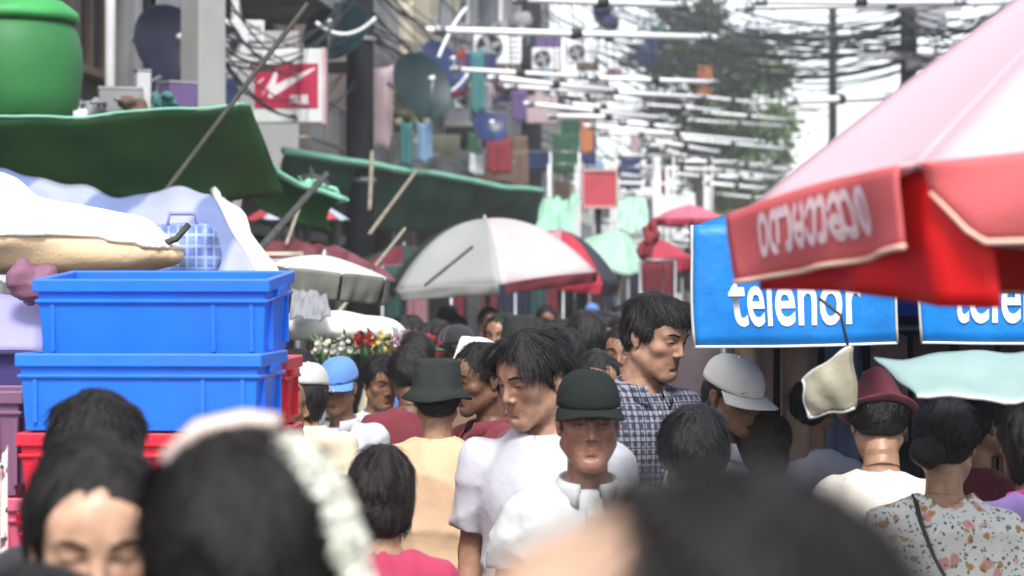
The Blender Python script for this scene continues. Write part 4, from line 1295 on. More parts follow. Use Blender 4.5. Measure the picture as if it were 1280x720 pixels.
# striped sheet, cream bale, plaid bag
quad_sheet('striped_sheet', 'white sheet with pale blue stripes behind the cream bale', 'sheet', P(-20, 216, 12.4), P(262, 243, 12.4), P(330, 352, 10.4), P(-20, 352, 10.4), M_bstripe, sag=.05, wav=.022, seed=11, nu=44, nv=20)
quad_sheet('white_sheet', 'plain white sheet sloping down right of the striped one', 'sheet', P(262, 240, 12.6), P(282, 252, 12.6), P(356, 345, 10.6), P(316, 352, 10.5), mat('white_sheet', (.76, .76, .76), .7, var=.05, bump=.1), sag=.02, wav=.02, seed=12)
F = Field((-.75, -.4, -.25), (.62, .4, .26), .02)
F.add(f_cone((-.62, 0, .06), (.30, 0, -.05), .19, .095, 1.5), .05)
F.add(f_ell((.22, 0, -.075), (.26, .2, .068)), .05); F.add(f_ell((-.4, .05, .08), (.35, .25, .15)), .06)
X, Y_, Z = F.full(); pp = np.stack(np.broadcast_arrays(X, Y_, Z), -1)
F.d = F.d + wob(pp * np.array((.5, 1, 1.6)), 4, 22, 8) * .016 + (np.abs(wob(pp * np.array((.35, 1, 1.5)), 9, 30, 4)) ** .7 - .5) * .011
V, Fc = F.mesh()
cb = thing('cloth_bale', 'cream canvas bale with painted sunlit top and shaded side above the blue crates', 'bale', P(55, 292, 8.2), 0)
link('bale', mesh_of('bale', V, Fc), M_bale_shade, cb)
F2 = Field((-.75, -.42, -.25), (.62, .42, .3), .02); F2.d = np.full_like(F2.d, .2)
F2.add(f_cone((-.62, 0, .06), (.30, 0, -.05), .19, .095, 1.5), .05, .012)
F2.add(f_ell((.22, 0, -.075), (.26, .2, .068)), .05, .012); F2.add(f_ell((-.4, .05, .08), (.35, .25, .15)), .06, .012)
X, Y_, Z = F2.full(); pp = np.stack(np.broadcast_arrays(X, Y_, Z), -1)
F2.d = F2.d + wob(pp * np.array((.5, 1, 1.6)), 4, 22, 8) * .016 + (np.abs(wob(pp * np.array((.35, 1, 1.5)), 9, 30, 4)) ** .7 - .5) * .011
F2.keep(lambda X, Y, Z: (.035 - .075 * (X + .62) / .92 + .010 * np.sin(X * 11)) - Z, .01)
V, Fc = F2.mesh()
link('painted_lit_top', mesh_of('painted_lit_top', V, Fc), mat('bale_lit_tone', (.80, .75, .70), .75, bump=.15, bscale=60, var=.04), cb)  # pale shell over the bale paints its sunlit top
MB().tube([(.40, -.05, -.04), (.46, -.06, -.02), (.50, -.04, .03)], .012, 6).build('tie', M_bambood, cb, True)
F = Field((-.2, -.2, -.16), (.2, .2, .16), .012); F.add(f_ell((0, 0, 0), (.15, .13, .11)), .01)
for sx in (-1, 1):
    for sz in (-1, 1): F.add(f_cone((sx * .09, -.07, sz * .065), (sx * .09, .07, sz * .065), .035, .035), .05)
X, Y_, Z = F.full(); F.d = F.d + wob(np.stack(np.broadcast_arrays(X, Y_, Z), -1), 8, 40, 6) * .005
V, Fc = F.mesh()
bgo = thing('woven_bag', 'blue plaid woven bag behind the top blue crate', 'bag', P(228, 315, 9.4), R(8)); link('bag', mesh_of('bag', V, Fc), M_plaid, bgo)
for sx in (-.05, .05): MB().tube([(-.06, sx, .09), (-.05, sx, .15), (.05, sx, .15), (.06, sx, .09)], .008, 6).build('handle', M_lav, bgo, True)

# lavender stall at the left edge
ls = thing('covered_stand', 'lavender cloth covered stand at the left edge beside the crates', 'stand', P(10, 440, 7.0), 0)
z0 = P(10, 436, 7.0).z
def lv(u, v):
    return (-.62 + .72 * u + .02 * v, .0 - .10 * v + .012 * math.sin(u * 13) * v, (.235 - .09 * u) * (1 - v) - .0 + .006 * math.sin(u * 9))
MB().sheet(lv, 24, 8, .006).build('lavender_cover', M_lav, ls, True)
MB().box((-.25, .15, -.07), (.74, .45, .13)).build('purple_drape', M_purp, ls)
MB().box((-.26, .15, -.75), (.70, .42, 1.2)).build('cabinet', mat('dark_cabinet', (.04, .025, .05), .7, var=.2), ls)
k = bundle('twisted mauve cloth tied on the lavender stand next to the crates', P(44, 350, 6.9), .085, mat('mauve_cloth', (.21, .09, .15), .75, var=.25, bump=.3, bscale=60), 21, 'knotted_cloth', 'cloth', None, .008, (.75, .6, 1.1))

# crates
def crate(name, label, c, dims, m, rz=0.0, tilt=0.0, group='plastic crates stacked at left', parts=True):
    w, d, h = dims
    o = thing(name, label, 'crate', c, rz, group); o.rotation_euler = (tilt, 0, rz)
    t = .006; b = .022
    # tapering tub with thickness and open top
    def ring(W, D, z): return [(-W / 2, -D / 2, z), (W / 2, -D / 2, z), (W / 2, D / 2, z), (-W / 2, D / 2, z)]
    V = ring(w - 2 * b, d - 2 * b, 0) + ring(w - b, d - b, h - .03) + ring(w - b - 2 * t, d - b - 2 * t, h - .03) + ring(w - 2 * b - 2 * t, d - 2 * b - 2 * t, t)
    F = [(3, 2, 1, 0), (12, 13, 14, 15)]
    for a in (0, 4, 8):
        for k in range(4):
            q = (k + 1) % 4; F.append((a + k, a + q, a + 4 + q, a + 4 + k))
    bevel(MB().add(V, F).build('tub', m, o), .008, 3)
    r = MB()
    V = ring(w, d, h - .034) + ring(w, d, h) + ring(w - .032, d - .032, h) + ring(w - .032, d - .032, h - .034)
    F = []
    for a in (0, 4, 8):
        for k in range(4):
            q = (k + 1) % 4; F.append((a + k, a + q, a + 4 + q, a + 4 + k))
    for k in range(4): q = (k + 1) % 4; F.append((12 + k, 12 + q, q, k))
    bevel(r.add(V, F).build('rim', m, o), .004, 2)
    V = ring(w - .010, d - .010, h - .062) + ring(w - .008, d - .008, h - .052) + ring(w - .03, d - .03, h - .052) + ring(w - .03, d - .03, h - .062)
    bevel(MB().add(V, F).build('band', m, o), .003, 2)
    for k in (-.42, .26, .42):
        MB().box((k * w, -d / 2 + .0155, h * .42), (.010, .012, h * .62)).build('rib', m, o)
    for k in (-.3, .3):
        MB().box((w / 2 - .012, k * d, h * .42), (.014, .012, h * .62)).build('rib', m, o)
    MB().box((w / 2 - .004, 0, h - .042), (.016, .13, .018)).build('handle', m, o)
    return o
def crate_mat(n, c): return mat(n, c, .38, var=.10, vscale=5, bump=.08, bscale=30, coat=.1, dirt=.22)
M_cb = crate_mat('blue_crate_plastic', (.010, .165, .80)); M_cr = crate_mat('red_crate_plastic', (.62, .010, .035))
ca = P(196, 445, 6.0)
crate('crate', 'top blue plastic crate of the stack at left', ca + Vector((.0, .20, 0)), (.60, .40, .205), M_cb, R(-4), R(3.5))
cb_ = P(178, 541, 5.88)
crate('crate', 'second blue plastic crate, right below the top one', cb_ + Vector((-.0, .21, .002)), (.615, .40, .192), M_cb, R(-4))
cr_ = P(184, 541, 5.88)
for k in range(5):
    crate('crate', ('red plastic crate directly under the two blue crates', 'second red crate down, behind the girl with parted hair', 'third red crate down in the left stack', 'fourth red crate down in the left stack', 'lowest red crate in the left stack')[k],
          Vector((cr_.x - .006, cr_.y + .215, cr_.z - .195 * (k + 1))), (.62, .41, .193), M_cr, R(-4))
cs = P(300, 530, 6.25)
for k in range(6):
    crate('crate', ('red plastic crate behind the blue ones, beside the white cap', 'second red crate down in the rear stack', 'third red crate down in the rear stack', 'fourth red crate down in the rear stack', 'fifth red crate down in the rear stack', 'lowest red crate in the rear stack')[k],
          Vector((P(240, 530, 6.45).x, 6.66, P(0, 445, 6.4).z - .190 * (k + 1) - .006)), (.52, .34, .188), M_cr, R(-2))
zc = P(178, 541, 5.88).z - .195 * 5
pl = thing('pallet', 'wooden pallet under the stacked plastic crates', 'pallet', (cr_.x, 6.2, 0))
for k in range(6): MB().box((0, -.32 + .14 * k, zc - .03), (.95, .11, .03)).build('plank', M_wood, pl)
for k in range(3): MB().box((-.42 + .42 * k, .03, (zc - .046) / 2), (.08, .78, zc - .046)).build('bearer', M_wood, pl)
crate('crate', 'mauve plastic crate at the left edge under the lavender stand', P(-40, 622, 6.1) + Vector((0, .2, 0)), (.27, .36, .27), M_mauve, 0)
crate('crate', 'pink plastic crate low at the left edge', P(-30, 705, 5.9) + Vector((0, .2, 0)), (.27, .36, .16), mat('pink_crate', (.55, .10, .18), .4, var=.08), 0)
cloth('white patterned cloth hanging at the extreme left edge', P(-25, 553, 5.7), P(10, 556, 5.7), .27, mat('patterned_cloth', (.72, .66, .62), .8, pattern=p_floral((((.25, .05, .10), 1.0, .35), ((.05, .05, .06), 1.7, .3)), 22), var=.05), seed=40, name='patterned_cloth', cat='cloth', grp=None)
for k in range(7): crate('crate', 'dark crate hidden low under the lavender stand', P(-45, 705, 5.9) + Vector((0, .25, -.18 * (k + 1) - .0)), (.25, .32, .175), M_mauve, 0) if P(-45, 705, 5.9).z - .18 * (k + 1) > .0 else None

# ---- parasols
def parasol(label, c, Rr, h, rim_z, n, cols, a0=0.0, val=0.0, val_m=None, tilt=(0, 0), pole_h=None, p=1.35, rib_m=None, wav=.012, group='market parasols', flaps=True, gap=.03, scal=.2, lean=(0, 0), hem_m=None, th=.004, seed=0):
    """c is the foot of the mast; each gore, rib and valance flap is its own part"""
    o = thing('parasol', label, 'parasol', (c[0], c[1], 0), 0, group)
    can = Matrix.Translation((lean[0], lean[1], rim_z)) @ Matrix.Rotation(R(tilt[0]), 4, 'X') @ Matrix.Rotation(R(tilt[1]), 4, 'Y')
    rr = random.Random(seed)
    def rib(k, v): a = R(a0) + 2 * math.pi * k / n; return Vector((Rr * v * math.cos(a), Rr * v * math.sin(a), h * (1 - v ** p)))
    def ring(t):
        k = math.floor(t); f = t - k; q = rib(k, 1).lerp(rib(k + 1, 1), f)
        s = math.sin(math.pi * f)
        return Vector((q.x * (1 - .015 * s), q.y * (1 - .015 * s), q.z - 0.0 + .012 * s * Rr))
    for k in range(n):
        ph = rr.uniform(0, 6)
        def gore(u, v, k=k, ph=ph):
            v = .015 + .985 * v
            q = rib(k, v).lerp(rib(k + 1, v), u); s = math.sin(math.pi * u)
            return Vector((q.x * (1 - .015 * s * v), q.y * (1 - .015 * s * v), q.z - .05 * Rr * s * v * (1.24 - v) + wav * s * math.sin(v * 9 + u * 5 + ph) * v))
        g_ = MB().sheet(gore, 12, 14, -th).build('gore', cols[k % len(cols)], o, True); g_.matrix_local = can
        r_ = MB().tube([rib(k, .02) + Vector((0, 0, -.016)), rib(k, .5) + Vector((0, 0, -.016)), rib(k, .985) + Vector((0, 0, -.014))], .006, 5).build('rib', rib_m or M_steel, o, True); r_.matrix_local = can
        s_ = MB().tube([Vector((0, 0, -.25 * h)), rib(k, .5) + Vector((0, 0, -.022))], .005, 5).build('stretcher', rib_m or M_steel, o, True); s_.matrix_local = can
        if val and flaps:
            o.update_tag()
            fl = flap_mesh(ring, k + gap, k + 1 - gap, lambda f: val * (1 - scal + scal * math.sin(math.pi * f)), .012, seed + k)
            f_ = fl.build('valance', (val_m[k % len(val_m)] if isinstance(val_m, list) else val_m) or cols[k % len(cols)], o, True); f_.matrix_local = can
            if hem_m:
                pts = [flap_pt(ring, k + gap, k + 1 - gap, lambda f: val * (1 - scal + scal * math.sin(math.pi * f)), .016, seed + k, q / 16, 1.0) for q in range(17)]
                h_ = MB().tube(pts, .006, 6).build('hem', hem_m, f_, True)
    mp = (pole_h or (rim_z + h))
    top = can @ Vector((0, 0, h + .0))
    m_ = MB().tube([(0, 0, 0), (top.x * .5, top.y * .5, top.z * .5), top], .022, 10).build('mast', M_steel, o, True)
    f_ = MB().lathe([(.02, -.02), (.022, 0), (.014, .015), (.008, .03), (.001, .035)], 10).build('finial', M_steel, o, True); f_.matrix_local = can @ Matrix.Translation((0, 0, h))
    MB().lathe([(.22, .0), (.22, .06), (.05, .09), (.04, .3)], 20).build('foot', M_conc, o, True)
    return o, can, ring
def flap_pt(ring, t0, t1, depth, off, seed, u, v):
    t = t0 + (t1 - t0) * u; q = ring(t); o_ = Vector((q.x, q.y, 0)).normalized()
    d = depth(u)
    w = math.sin(u * 11 + seed * 1.7) * .5 + math.sin(u * 19 + seed * 2.3 + v * 2) * .35 + math.sin(v * 5 + u * 6 + seed) * .3
    return q + Vector((0, 0, -d * v + .003)) + o_ * (off + .018 * w * v - .02 * v * v)
def flap_mesh(ring, t0, t1, depth, off, seed, nu=26, nv=8, th=.003):
    return MB().sheet(lambda u, v: flap_pt(ring, t0, t1, depth, off, seed, u, v), nu, nv, th)

# pink-topped red parasol, close at right
M_pink = mat('pink_canopy', (.84, .54, .61), .45, var=.06, vscale=2, bump=.08, bscale=20, transl=.18)  # one even pale pink for every canopy panel
M_red = mat('red_valance', (.84, .012, .016), .5, var=.06, bump=.3, bscale=12, transl=.40)
M_redp = mat('faded_red_flap', (.82, .19, .20), .55, var=.10, bump=.3, bscale=12, transl=.35)
M_pipe = mat('pale_piping', (.80, .52, .42), .6)
RC = (1.346, 4.196)
rp, can, ring = parasol('big parasol with pink top and red lettered valance at right', RC, .95, .68, 2.036, 8, [M_pink], a0=-141.2, p=1.12, wav=.006, seed=3, group=None, tilt=(-4.4, 0))
for (t0, t1, df, sd) in [(-1.0, .13, lambda f: .135 + .085 * f ** .9, 1), (.17, 1.0, lambda f: .09 + .145 * math.sin(math.pi * min(1, f * 1.1)) ** .6, 2)] + [(k + .05, k + .95, lambda f: .075 + .02 * math.sin(math.pi * f), k) for k in range(1, 7)]:
    o = flap_mesh(ring, t0, t1, df, -.026, sd, 34).build('valance', M_red, rp, True); o.matrix_local = can
for k in range(-1, 7):
    def df(f, k=k): return (.122 if k < 1 else .085) + .012 * math.sin(f * 3.1)
    t0, t1 = k + .015, k + .965
    if k == 0: t0, t1 = k + .03, k + .97
    def dfr(f, df=df): return df(f) * min(1, (.35 + 6 * f) if f < .11 else 1)
    fl = flap_mesh(ring, t0, t1, dfr if k == 0 else df, .020, 10 + k, 34).build('lettered_flap' if k < 1 else 'outer_flap', M_redp, rp, True); fl.matrix_local = can
    pts = [flap_pt(ring, t0, t1, dfr if k == 0 else df, .024, 10 + k, q / 24, 1.0) for q in range(25)]
    MB().tube(pts, .005, 6).build('piping', M_pipe, fl, True)
    if k == -1:
        me, co = text_mesh('\u101d\u100f\u1019\u1018\u1006\u1005', 1.0, .034)
        x0, x1 = co[:, 0].min(), co[:, 0].max(); y0, y1 = co[:, 1].min(), co[:, 1].max()
        W_, H_ = .64, .62
        out = np.array([tuple(flap_pt(ring, t0, t1, df, .0255, 10 + k, min(max(.17 + W_ * (x - x0) / (x1 - x0), 0), 1), min(max(.13 + H_ * (1 - (y - y0) / (y1 - y0)), 0), 1))) for x, y, _ in co])
        me.vertices.foreach_set('co', out.ravel()); me.update()
        link('lettering', me, mat('pink_print', (.85, .62, .66), .5), fl)
pts = [ring(t / 8) + Vector((0, 0, .004)) for t in range(0, 65)]
MB().tube(pts, .006, 6).build('edge_piping', mat('pink_edge', (.80, .45, .48), .6), rp, True).matrix_local = can

# blue lettered parasol behind it
M_blue = mat('blue_canopy', (.010, .25, .74), .45, var=.20, vscale=7, bump=.7, bscale=11, transl=.2)
M_hemw = mat('white_hem', (.72, .74, .76), .6)
B_ = Vector((.512, 6.80)); C_ = Vector((2.46, 6.45))
e_ = C_ - B_; inn = Vector((-e_.y, e_.x)).normalized(); cen = (B_ + C_) / 2 + inn * e_.length / 2
Rb = e_.length / math.sqrt(2); a0 = math.degrees(math.atan2(B_.y - cen.y, B_.x - cen.x))
bp_, canb, ringb = parasol('blue parasol with white lettering behind the red valance at right', cen, Rb, .36, 2.075, 4, [M_blue], a0=a0, p=1.15, seed=5, group=None)
dfb = lambda f: .345 + .004 * math.sin(math.pi * f)
for sd in range(4):
    for q, (t0, t1) in enumerate(((.005, .288), (.318, .60), (.63, .96))):
        t0, t1 = sd + t0, sd + t1
        fl = flap_mesh(ringb, t0, t1, dfb, .012, 5 + q, 30, 10).build('valance', M_blue, bp_, True); fl.matrix_local = canb
        MB().tube([flap_pt(ringb, t0, t1, dfb, .016, 5 + q, k / 16, 1.0) for k in range(17)], .0045, 6).build('hem', M_hemw, fl, True)
        for u in (0.0, 1.0):
            MB().tube([flap_pt(ringb, t0, t1, dfb, .016, 5 + q, u, k / 8) for k in range(9)], .0045, 6).build('edge_binding', mat('beige_binding', (.50, .50, .46), .6), fl, True)
        if sd == 0:
            me, co = text_mesh('telenor', 1.0, .016)
            x0, x1 = co[:, 0].min(), co[:, 0].max(); y0, y1 = co[:, 1].min(), co[:, 1].max()
            out = np.array([tuple(flap_pt(ringb, t0, t1, dfb, .020, 5 + q, .17 + .66 * (x - x0) / (x1 - x0), .36 + .48 * (1 - (y - y0) / (y1 - y0)))) for x, y, _ in co])
            me.vertices.foreach_set('co', out.ravel()); me.update()
            link('lettering', me, mat('white_print', (.82, .84, .86), .5), fl)

# pale teal awning under it, beige flap, dark stall behind
M_teal = mat('pale_teal_sheet', (.33, .47, .44), .6, var=.06, bump=.1, bscale=30, transl=.15)
ta, fta = quad_sheet('awning', 'pale teal awning edge under the blue parasol at right', 'awning', P(1092, 447, 6.2), P(1420, 436, 6.2), P(1420, 495, 5.7), P(1146, 497, 5.7), M_teal, sag=.0, wav=.006, seed=8)
MB().tube([Vector(fta(k / 20, 1)) for k in range(21)], .006, 6).build('hem', M_hemw, ta, True)
bf = thing('canvas_bag', 'beige canvas bag with white binding hanging below the blue valance', 'bag', P(1034, 480, 5.6), R(-12))
def bgf(u, v):
    x = -.055 + .11 * u; top = .085 - .075 * (1 - u) ** 1.2; bot = -.075 + .02 * u
    z = top + (bot - top) * v
    z += .003 * math.sin(u * 9 + v * 4); x += .003 * math.sin(v * 8 + u * 3)
    return (x + .012 * v, .004 * math.sin(u * 14 - v * 6) - .030 * math.sin(math.pi * u) * math.sin(math.pi * (.2 + .8 * v)) - .01, z)
MB().sheet(bgf, 14, 12, .004).build('front', mat('beige_canvas', (.33, .31, .23), .8, var=.2, vscale=12, bump=.4, bscale=30, dirt=.2), bf, True)
MB().sheet(lambda u, v: (bgf(u, v)[0], .035 * math.sin(math.pi * u) + .03, bgf(u, v)[2]), 14, 12, -.004).build('back', mat('beige_canvas', (.42, .40, .31)), bf, True)
MB().tube([bgf(0, k / 10) for k in range(11)] + [bgf(k / 10, 1) for k in range(11)], .005, 6).build('binding', M_hemw, bf, True)
MB().tube([bgf(k / 10, 0) for k in range(11)], .004, 6).build('top_binding', M_hemw, bf, True)
MB().tube([(.05, 0, .08), (.03, .02, .16), (-.02, .01, .2)], .004, 5).build('strap', M_wire, bf, True)
st = thing('stall', 'stall under the blue parasol, a dark backing painting the shade inside it', 'stall', (P(1180, 0, 8.6).x, 8.6, 0), R(4))
MB().sheet(lambda u, v: (-1.1 + 3.2 * u, .03 * math.sin(u * 40), 1.80 - 1.75 * v), 60, 4, .01).build('shade_backing', mat('stall_shade_drape', (.06, .045, .05), .9, var=.4, bump=.3), st, True)  # dark sheet stands in for the shade inside the stall
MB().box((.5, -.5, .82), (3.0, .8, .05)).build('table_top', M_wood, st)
for x in (-.9, 1.9):
    for y in (-.85, -.15): MB().box((x, y, .40), (.06, .06, .79)).build('leg', M_wood, st)
for x in (-1.05, 2.05): MB().tube([(x, -.02, 0), (x, -.02, 1.85)], .03, 8).build('post', M_bamboo, st, True)
for k in range(16):
    x = -.8 + k * .17; cn = ('dark red', 'brown', 'grey', 'navy blue')[k % 4]
    bundle('small %s bundle of goods on the dark stall' % cn, (st.location.x + x, 8.25 + .1 * (k % 3), .97), .11, CM[cn], 100 + k, grp='goods on the dark stall', step=.02)

# middle distance: big parasol with panels of different colours
def pm(n, c): return mat('gore_' + n, c, .55, var=.06, bump=.1, bscale=25, transl=.15)
G_gr, G_lg, G_wp, G_pk, G_rd, G_dk, G_mr = pm('dark_green', (.02, .045, .03)), pm('light_grey', (.36, .37, .36)), pm('pale_pink', (.56, .49, .50)), pm('pink', (.50, .17, .22)), pm('red', (.48, .03, .06)), pm('navy', (.03, .03, .05)), pm('maroon', (.16, .02, .035))
parasol('parasol with wide grey front gore and dark green left side in mid street', (P(620, 0, 20.5).x, 20.5), .98, .52, 1.975, 6, [G_lg, G_wp, G_dk, G_gr, G_lg, G_gr], a0=216, tilt=(3, -5), p=2.3, val=.10, val_m=[G_lg, G_mr, G_dk, G_gr, G_lg, G_gr], scal=.1, seed=7, lean=(-.05, 0), rib_m=M_pole)
parasol('pink and red parasol with navy edge behind the grey one', (P(694, 0, 22.6).x, 22.6), .62, .42, 2.03, 8, [pm('dusty_pink', (.48, .26, .30)), G_rd, G_dk], a0=225, tilt=(4, 8), p=1.8, val=.12, val_m=[pm('amber', (.60, .33, .06)), G_rd, G_dk], scal=.1, seed=27)
parasol('small red and pale blue parasol under the near green tarpaulin', (P(372, 0, 19).x, 19), .42, .19, 2.44, 8, [pm('crimson', (.50, .06, .09)), pm('pale_blue', (.42, .50, .62))], a0=10, p=1.5, seed=8)
parasol('cream parasol with dark green sides right of the crates', (P(395, 0, 12.0).x, 12.4), .36, .085, 1.985, 8, [pm('cream', (.72, .73, .70))], a0=20, tilt=(0, 6), val=.15, val_m=pm('olive_grey', (.16, .17, .14)), scal=.05, p=1.5, seed=9)
parasol('pink parasol far off beyond the mint tarpaulin', (P(862, 0, 36).x, 36), .58, .22, 2.93, 8, [pm('far_pink', (.62, .16, .24))], a0=0, p=1.4, val=.12, val_m=pm('far_red', (.5, .05, .1)), seed=10)
parasol('dark maroon parasol under the far green tarpaulin', (P(505, 0, 25).x, 25), .8, .35, 2.0, 8, [G_gr, G_mr], a0=0, p=1.4, val=.12, val_m=G_mr, seed=11)
parasol('grey parasol far off left of the blue parasol', (P(808, 0, 44).x, 44), .9, .4, 2.2, 8, [pm('far_grey', (.32, .32, .36))], a0=0, p=1.4, val=.14, val_m=pm('far_dark', (.10, .08, .10)), seed=12)
parasol('red parasol far off behind the plaid shirted man', (P(818, 0, 30).x, 30), .5, .25, 2.28, 8, [pm('far_red2', (.45, .04, .07))], a0=12, p=1.4, val=.2, val_m=pm('far_red3', (.38, .03, .06)), seed=13)

o, _ = quad_sheet('awning', 'maroon panelled awning behind the blue crates', 'awning', P(330, 298, 16), P(418, 305, 16.4), P(496, 352, 14.6), P(318, 345, 13.8), mat('maroon_awning', (.17, .03, .045), .6, var=.15, pattern=p_stripes((.09, .012, .02), 1.6, 'X', .04, .86), bump=.1), sag=.02, wav=.012, seed=14)
for k in range(3):
    tag(MB().box((0, 0, 0), (.30, .06, .022)).build('cream_slat', mat('cream_slat', (.62, .54, .42), .7, var=.1), None, False, P(345 + 5 * k, 317 + 9 * k, 13.2), (0, 0, R(-3))), ('cream slat lying on the maroon awning, topmost of three', 'cream slat lying on the maroon awning, middle of three', 'cream slat lying on the maroon awning, lowest of three')[k], 'slat', 'cream slats on the maroon awning')
quad_sheet('sheet', 'grey white sheet hanging under the cream parasol', 'sheet', P(365, 362, 11.4), P(408, 366, 11.4), P(414, 398, 11.2), P(362, 398, 11.2), CM['grey'], sag=.01, wav=.01, seed=15)
o, _ = quad_sheet('sheet', 'mint green sheet behind the pale pink parasol', 'sheet', P(676, 250, 30), P(722, 246, 30), P(716, 300, 29), P(668, 300, 29), mat('mint_sheet', (.34, .60, .46), .6, var=.08, transl=.15), sag=.02, wav=.03, seed=16)
MB().tube([P(724, 246, 29.9), P(712, 262, 29.9), P(704, 282, 29.5), P(708, 300, 29)], .03, 6).build('hem', M_ghem, o, True)
parasol('mint green parasol tipped towards the street right of the pink one', (P(768, 0, 29).x, 29.3), .50, .36, 2.28, 8, [mat('mint_canopy', (.40, .64, .50), .6, var=.06, transl=.15)], a0=22, tilt=(24, 14), p=1.25, rib_m=M_bambood, seed=17)
o = quad_sheet('sheet', 'mint green flap standing above the tipped mint parasol', 'sheet', P(772, 248, 31), P(808, 248, 31), P(812, 290, 30.6), P(770, 290, 30.6), mat('mint_canopy', (.4, .64, .5)), sag=.0, wav=.02, seed=18)
rb = thing('red_signboard', 'faded red square board above the mint green parasol', 'board', P(749, 236, 33), R(5))
bevel(MB().box((0, 0, 0), (.44, .10, .48)).build('panel', mat('faded_red_board', (.52, .06, .09), .5, var=.12, dirt=.2), rb), .02)
for z in (-.25, .25): MB().box((0, -.01, z), (.48, .13, .035)).build('frame', mat('pale_frame', (.60, .35, .34), .6), rb)
for x in (-.235, .235): MB().box((x, -.012, 0), (.03, .12, .46)).build('frame', mat('pale_frame', (.6, .35, .34)), rb)
MB().tube([(0, .08, .1), (0, .09, -P(0, 236, 33).z)], .04, 8).build('post', M_pole, rb, True)
quad_sheet('sheet', 'pale grey sheet beyond the mint parasol by the white post', 'sheet', P(826, 246, 48), P(868, 238, 48), P(870, 266, 47), P(824, 264, 47), CM['white'], sag=.02, wav=.03, seed=19)
bundle('white bundle hanging left of the blue parasol', P(860, 296, 22), .10, CM['white'], 33, step=.015, sq=(1.2, .6, .7))
bundle('red bundle hanging behind the plaid shirted man', P(812, 300, 24), .17, CM['dark red'], 34, step=.02, sq=(.6, .5, 1.1))
# awning frames of grey tubes far along the street
for i, (x0, x1, y0, y1, Y) in enumerate(((770, 842, 195, 270, 44), (842, 890, 196, 268, 52), (688, 724, 190, 262, 40))):
    o = thing('tube_rack', ('pale tube rack beyond the red board', 'pale tube rack right of the white post', 'pale tube rack left of the red board')[i], 'rack', P(x0, y1, Y), 0, 'tube racks along the street')
    w = (x1 - x0) / FPX * Y; h = (y1 - y0) / FPX * Y; zb = P(0, y1, Y).z
    for x in (0, w):
        MB().tube([(x, 0, h), (x, 0, -zb)], .018, 6).build('post', M_white, o, True); MB().tube([(x, 2, h * .9), (x, 2, -zb)], .018, 6).build('post', M_white, o, True)
    for y, hh in ((0, h), (2, h * .9)): MB().tube([(0, y, hh), (w, y, hh)], .018, 6).build('beam', M_steel, o, True)

# white canopy and flowers right of the crates
F = Field((-.26, -.25, -.10), (.32, .25, .10), .012)
F.add(f_ell((0, 0, 0), (.225, .2, .060)), .02); F.add(f_ell((.12, 0, -.02), (.11, .15, .05)), .03); F.add(f_ell((-.13, 0, .012), (.14, .17, .055)), .03); X, Y_, Z = F.full(); pp = np.stack(np.broadcast_arrays(X, Y_, Z), -1); F.d = F.d + wob(pp, 6, 30, 7) * .008
F.keep(lambda X, Y, Z: -.04 - Z, .01)
V, Fc = F.mesh()
wc = thing('white_canopy', 'white padded stall canopy above the flowers beside the crates', 'canopy', P(432, 412, 11.6), 0)
wc.scale = (1.3,) * 3
link('canopy', mesh_of('canopy', V, Fc), mat('padded_white', (.80, .80, .78), .7, bump=.1, bscale=20, var=.03), wc)
MB().tube([(-.15, .14, -.02), (-.15, .14, -P(0, 412, 11.6).z / 1.3)], .011, 8).build('post', M_bamboo, wc, True); MB().tube([(.15, .14, -.02), (.15, .14, -P(0, 412, 11.6).z / 1.3)], .011, 8).build('post', M_bamboo, wc, True)
def bouquet(label, c, r, col, seed, n=26):
    rr = np.random.RandomState(seed); o = thing('flower_bouquet', label, 'flowers', c, 0, 'flower bunches at the stall')
    lf = MB()
    fm = mat('petal_%s' % '_'.join('%02d' % int(x * 99) for x in col), col, .6, var=.15, transl=.2)
    key = ('bloom', col)
    if key not in _fields:
        b = MB()
        for k in range(9):
            a = k * 2.4; R_ = .022 - .001 * k; z = .003 * k
            b.sheet(lambda u, v: (math.cos(a + (u - .5) * 1.3) * R_ * v, math.sin(a + (u - .5) * 1.3) * R_ * v, z + .012 * v * v), 3, 3)
        _fields[key] = b.mesh('bloom', True)
    for k in range(n):
        d = rr.normal(size=3); d[1] -= .6; d /= np.linalg.norm(d); q = Vector(d * r * rr.uniform(.7, 1.05))
        bl = link('bloom', _fields[key], fm, o, q); bl.rotation_euler = Vector(d).to_track_quat('Z', 'Y').to_euler(); bl.scale = (rr.uniform(.5, .9),) * 3
    for k in range(12):
        d = rr.normal(size=3); d /= np.linalg.norm(d); q = Vector(d * r * .4); t = Vector(rr.normal(size=3)).normalized() * .03
        lf.add([q, q + Vector(d) * .04 + t * .4, q + Vector(d) * .085, q + Vector(d) * .04 - t * .4], [(0, 1, 2, 3)])
    lf.build('leaves', mat('bouquet_leaf', (.05, .12, .04), .5, var=.2), o)['kind'] = 'stuff'
    MB().tube([(0, 0, 0), (.01, .02, -r * 2.4)], [.02, .03], 8).build('stems', mat('bouquet_leaf', (.05, .12, .04)), o, True)
    return o
for i, (px, py, col, r, nm) in enumerate(((404, 440, (.80, .78, .66), .030, 'white'), (434, 437, (.78, .78, .70), .040, 'cream'), (455, 430, (.40, .04, .03), .030, 'dark red'), (472, 432, (.75, .66, .20), .032, 'yellow'), (500, 428, (.78, .55, .62), .022, 'pale pink'), (535, 438, (.62, .04, .08), .040, 'bright red'), (515, 444, (.6, .1, .2), .03, 'crimson'))):
    bouquet('bunch of %s flowers at the stall behind the capped people' % nm, P(px, py - 4, 11.2 + .15 * (i % 2)), r * 1.25, col, 50 + i, 18)

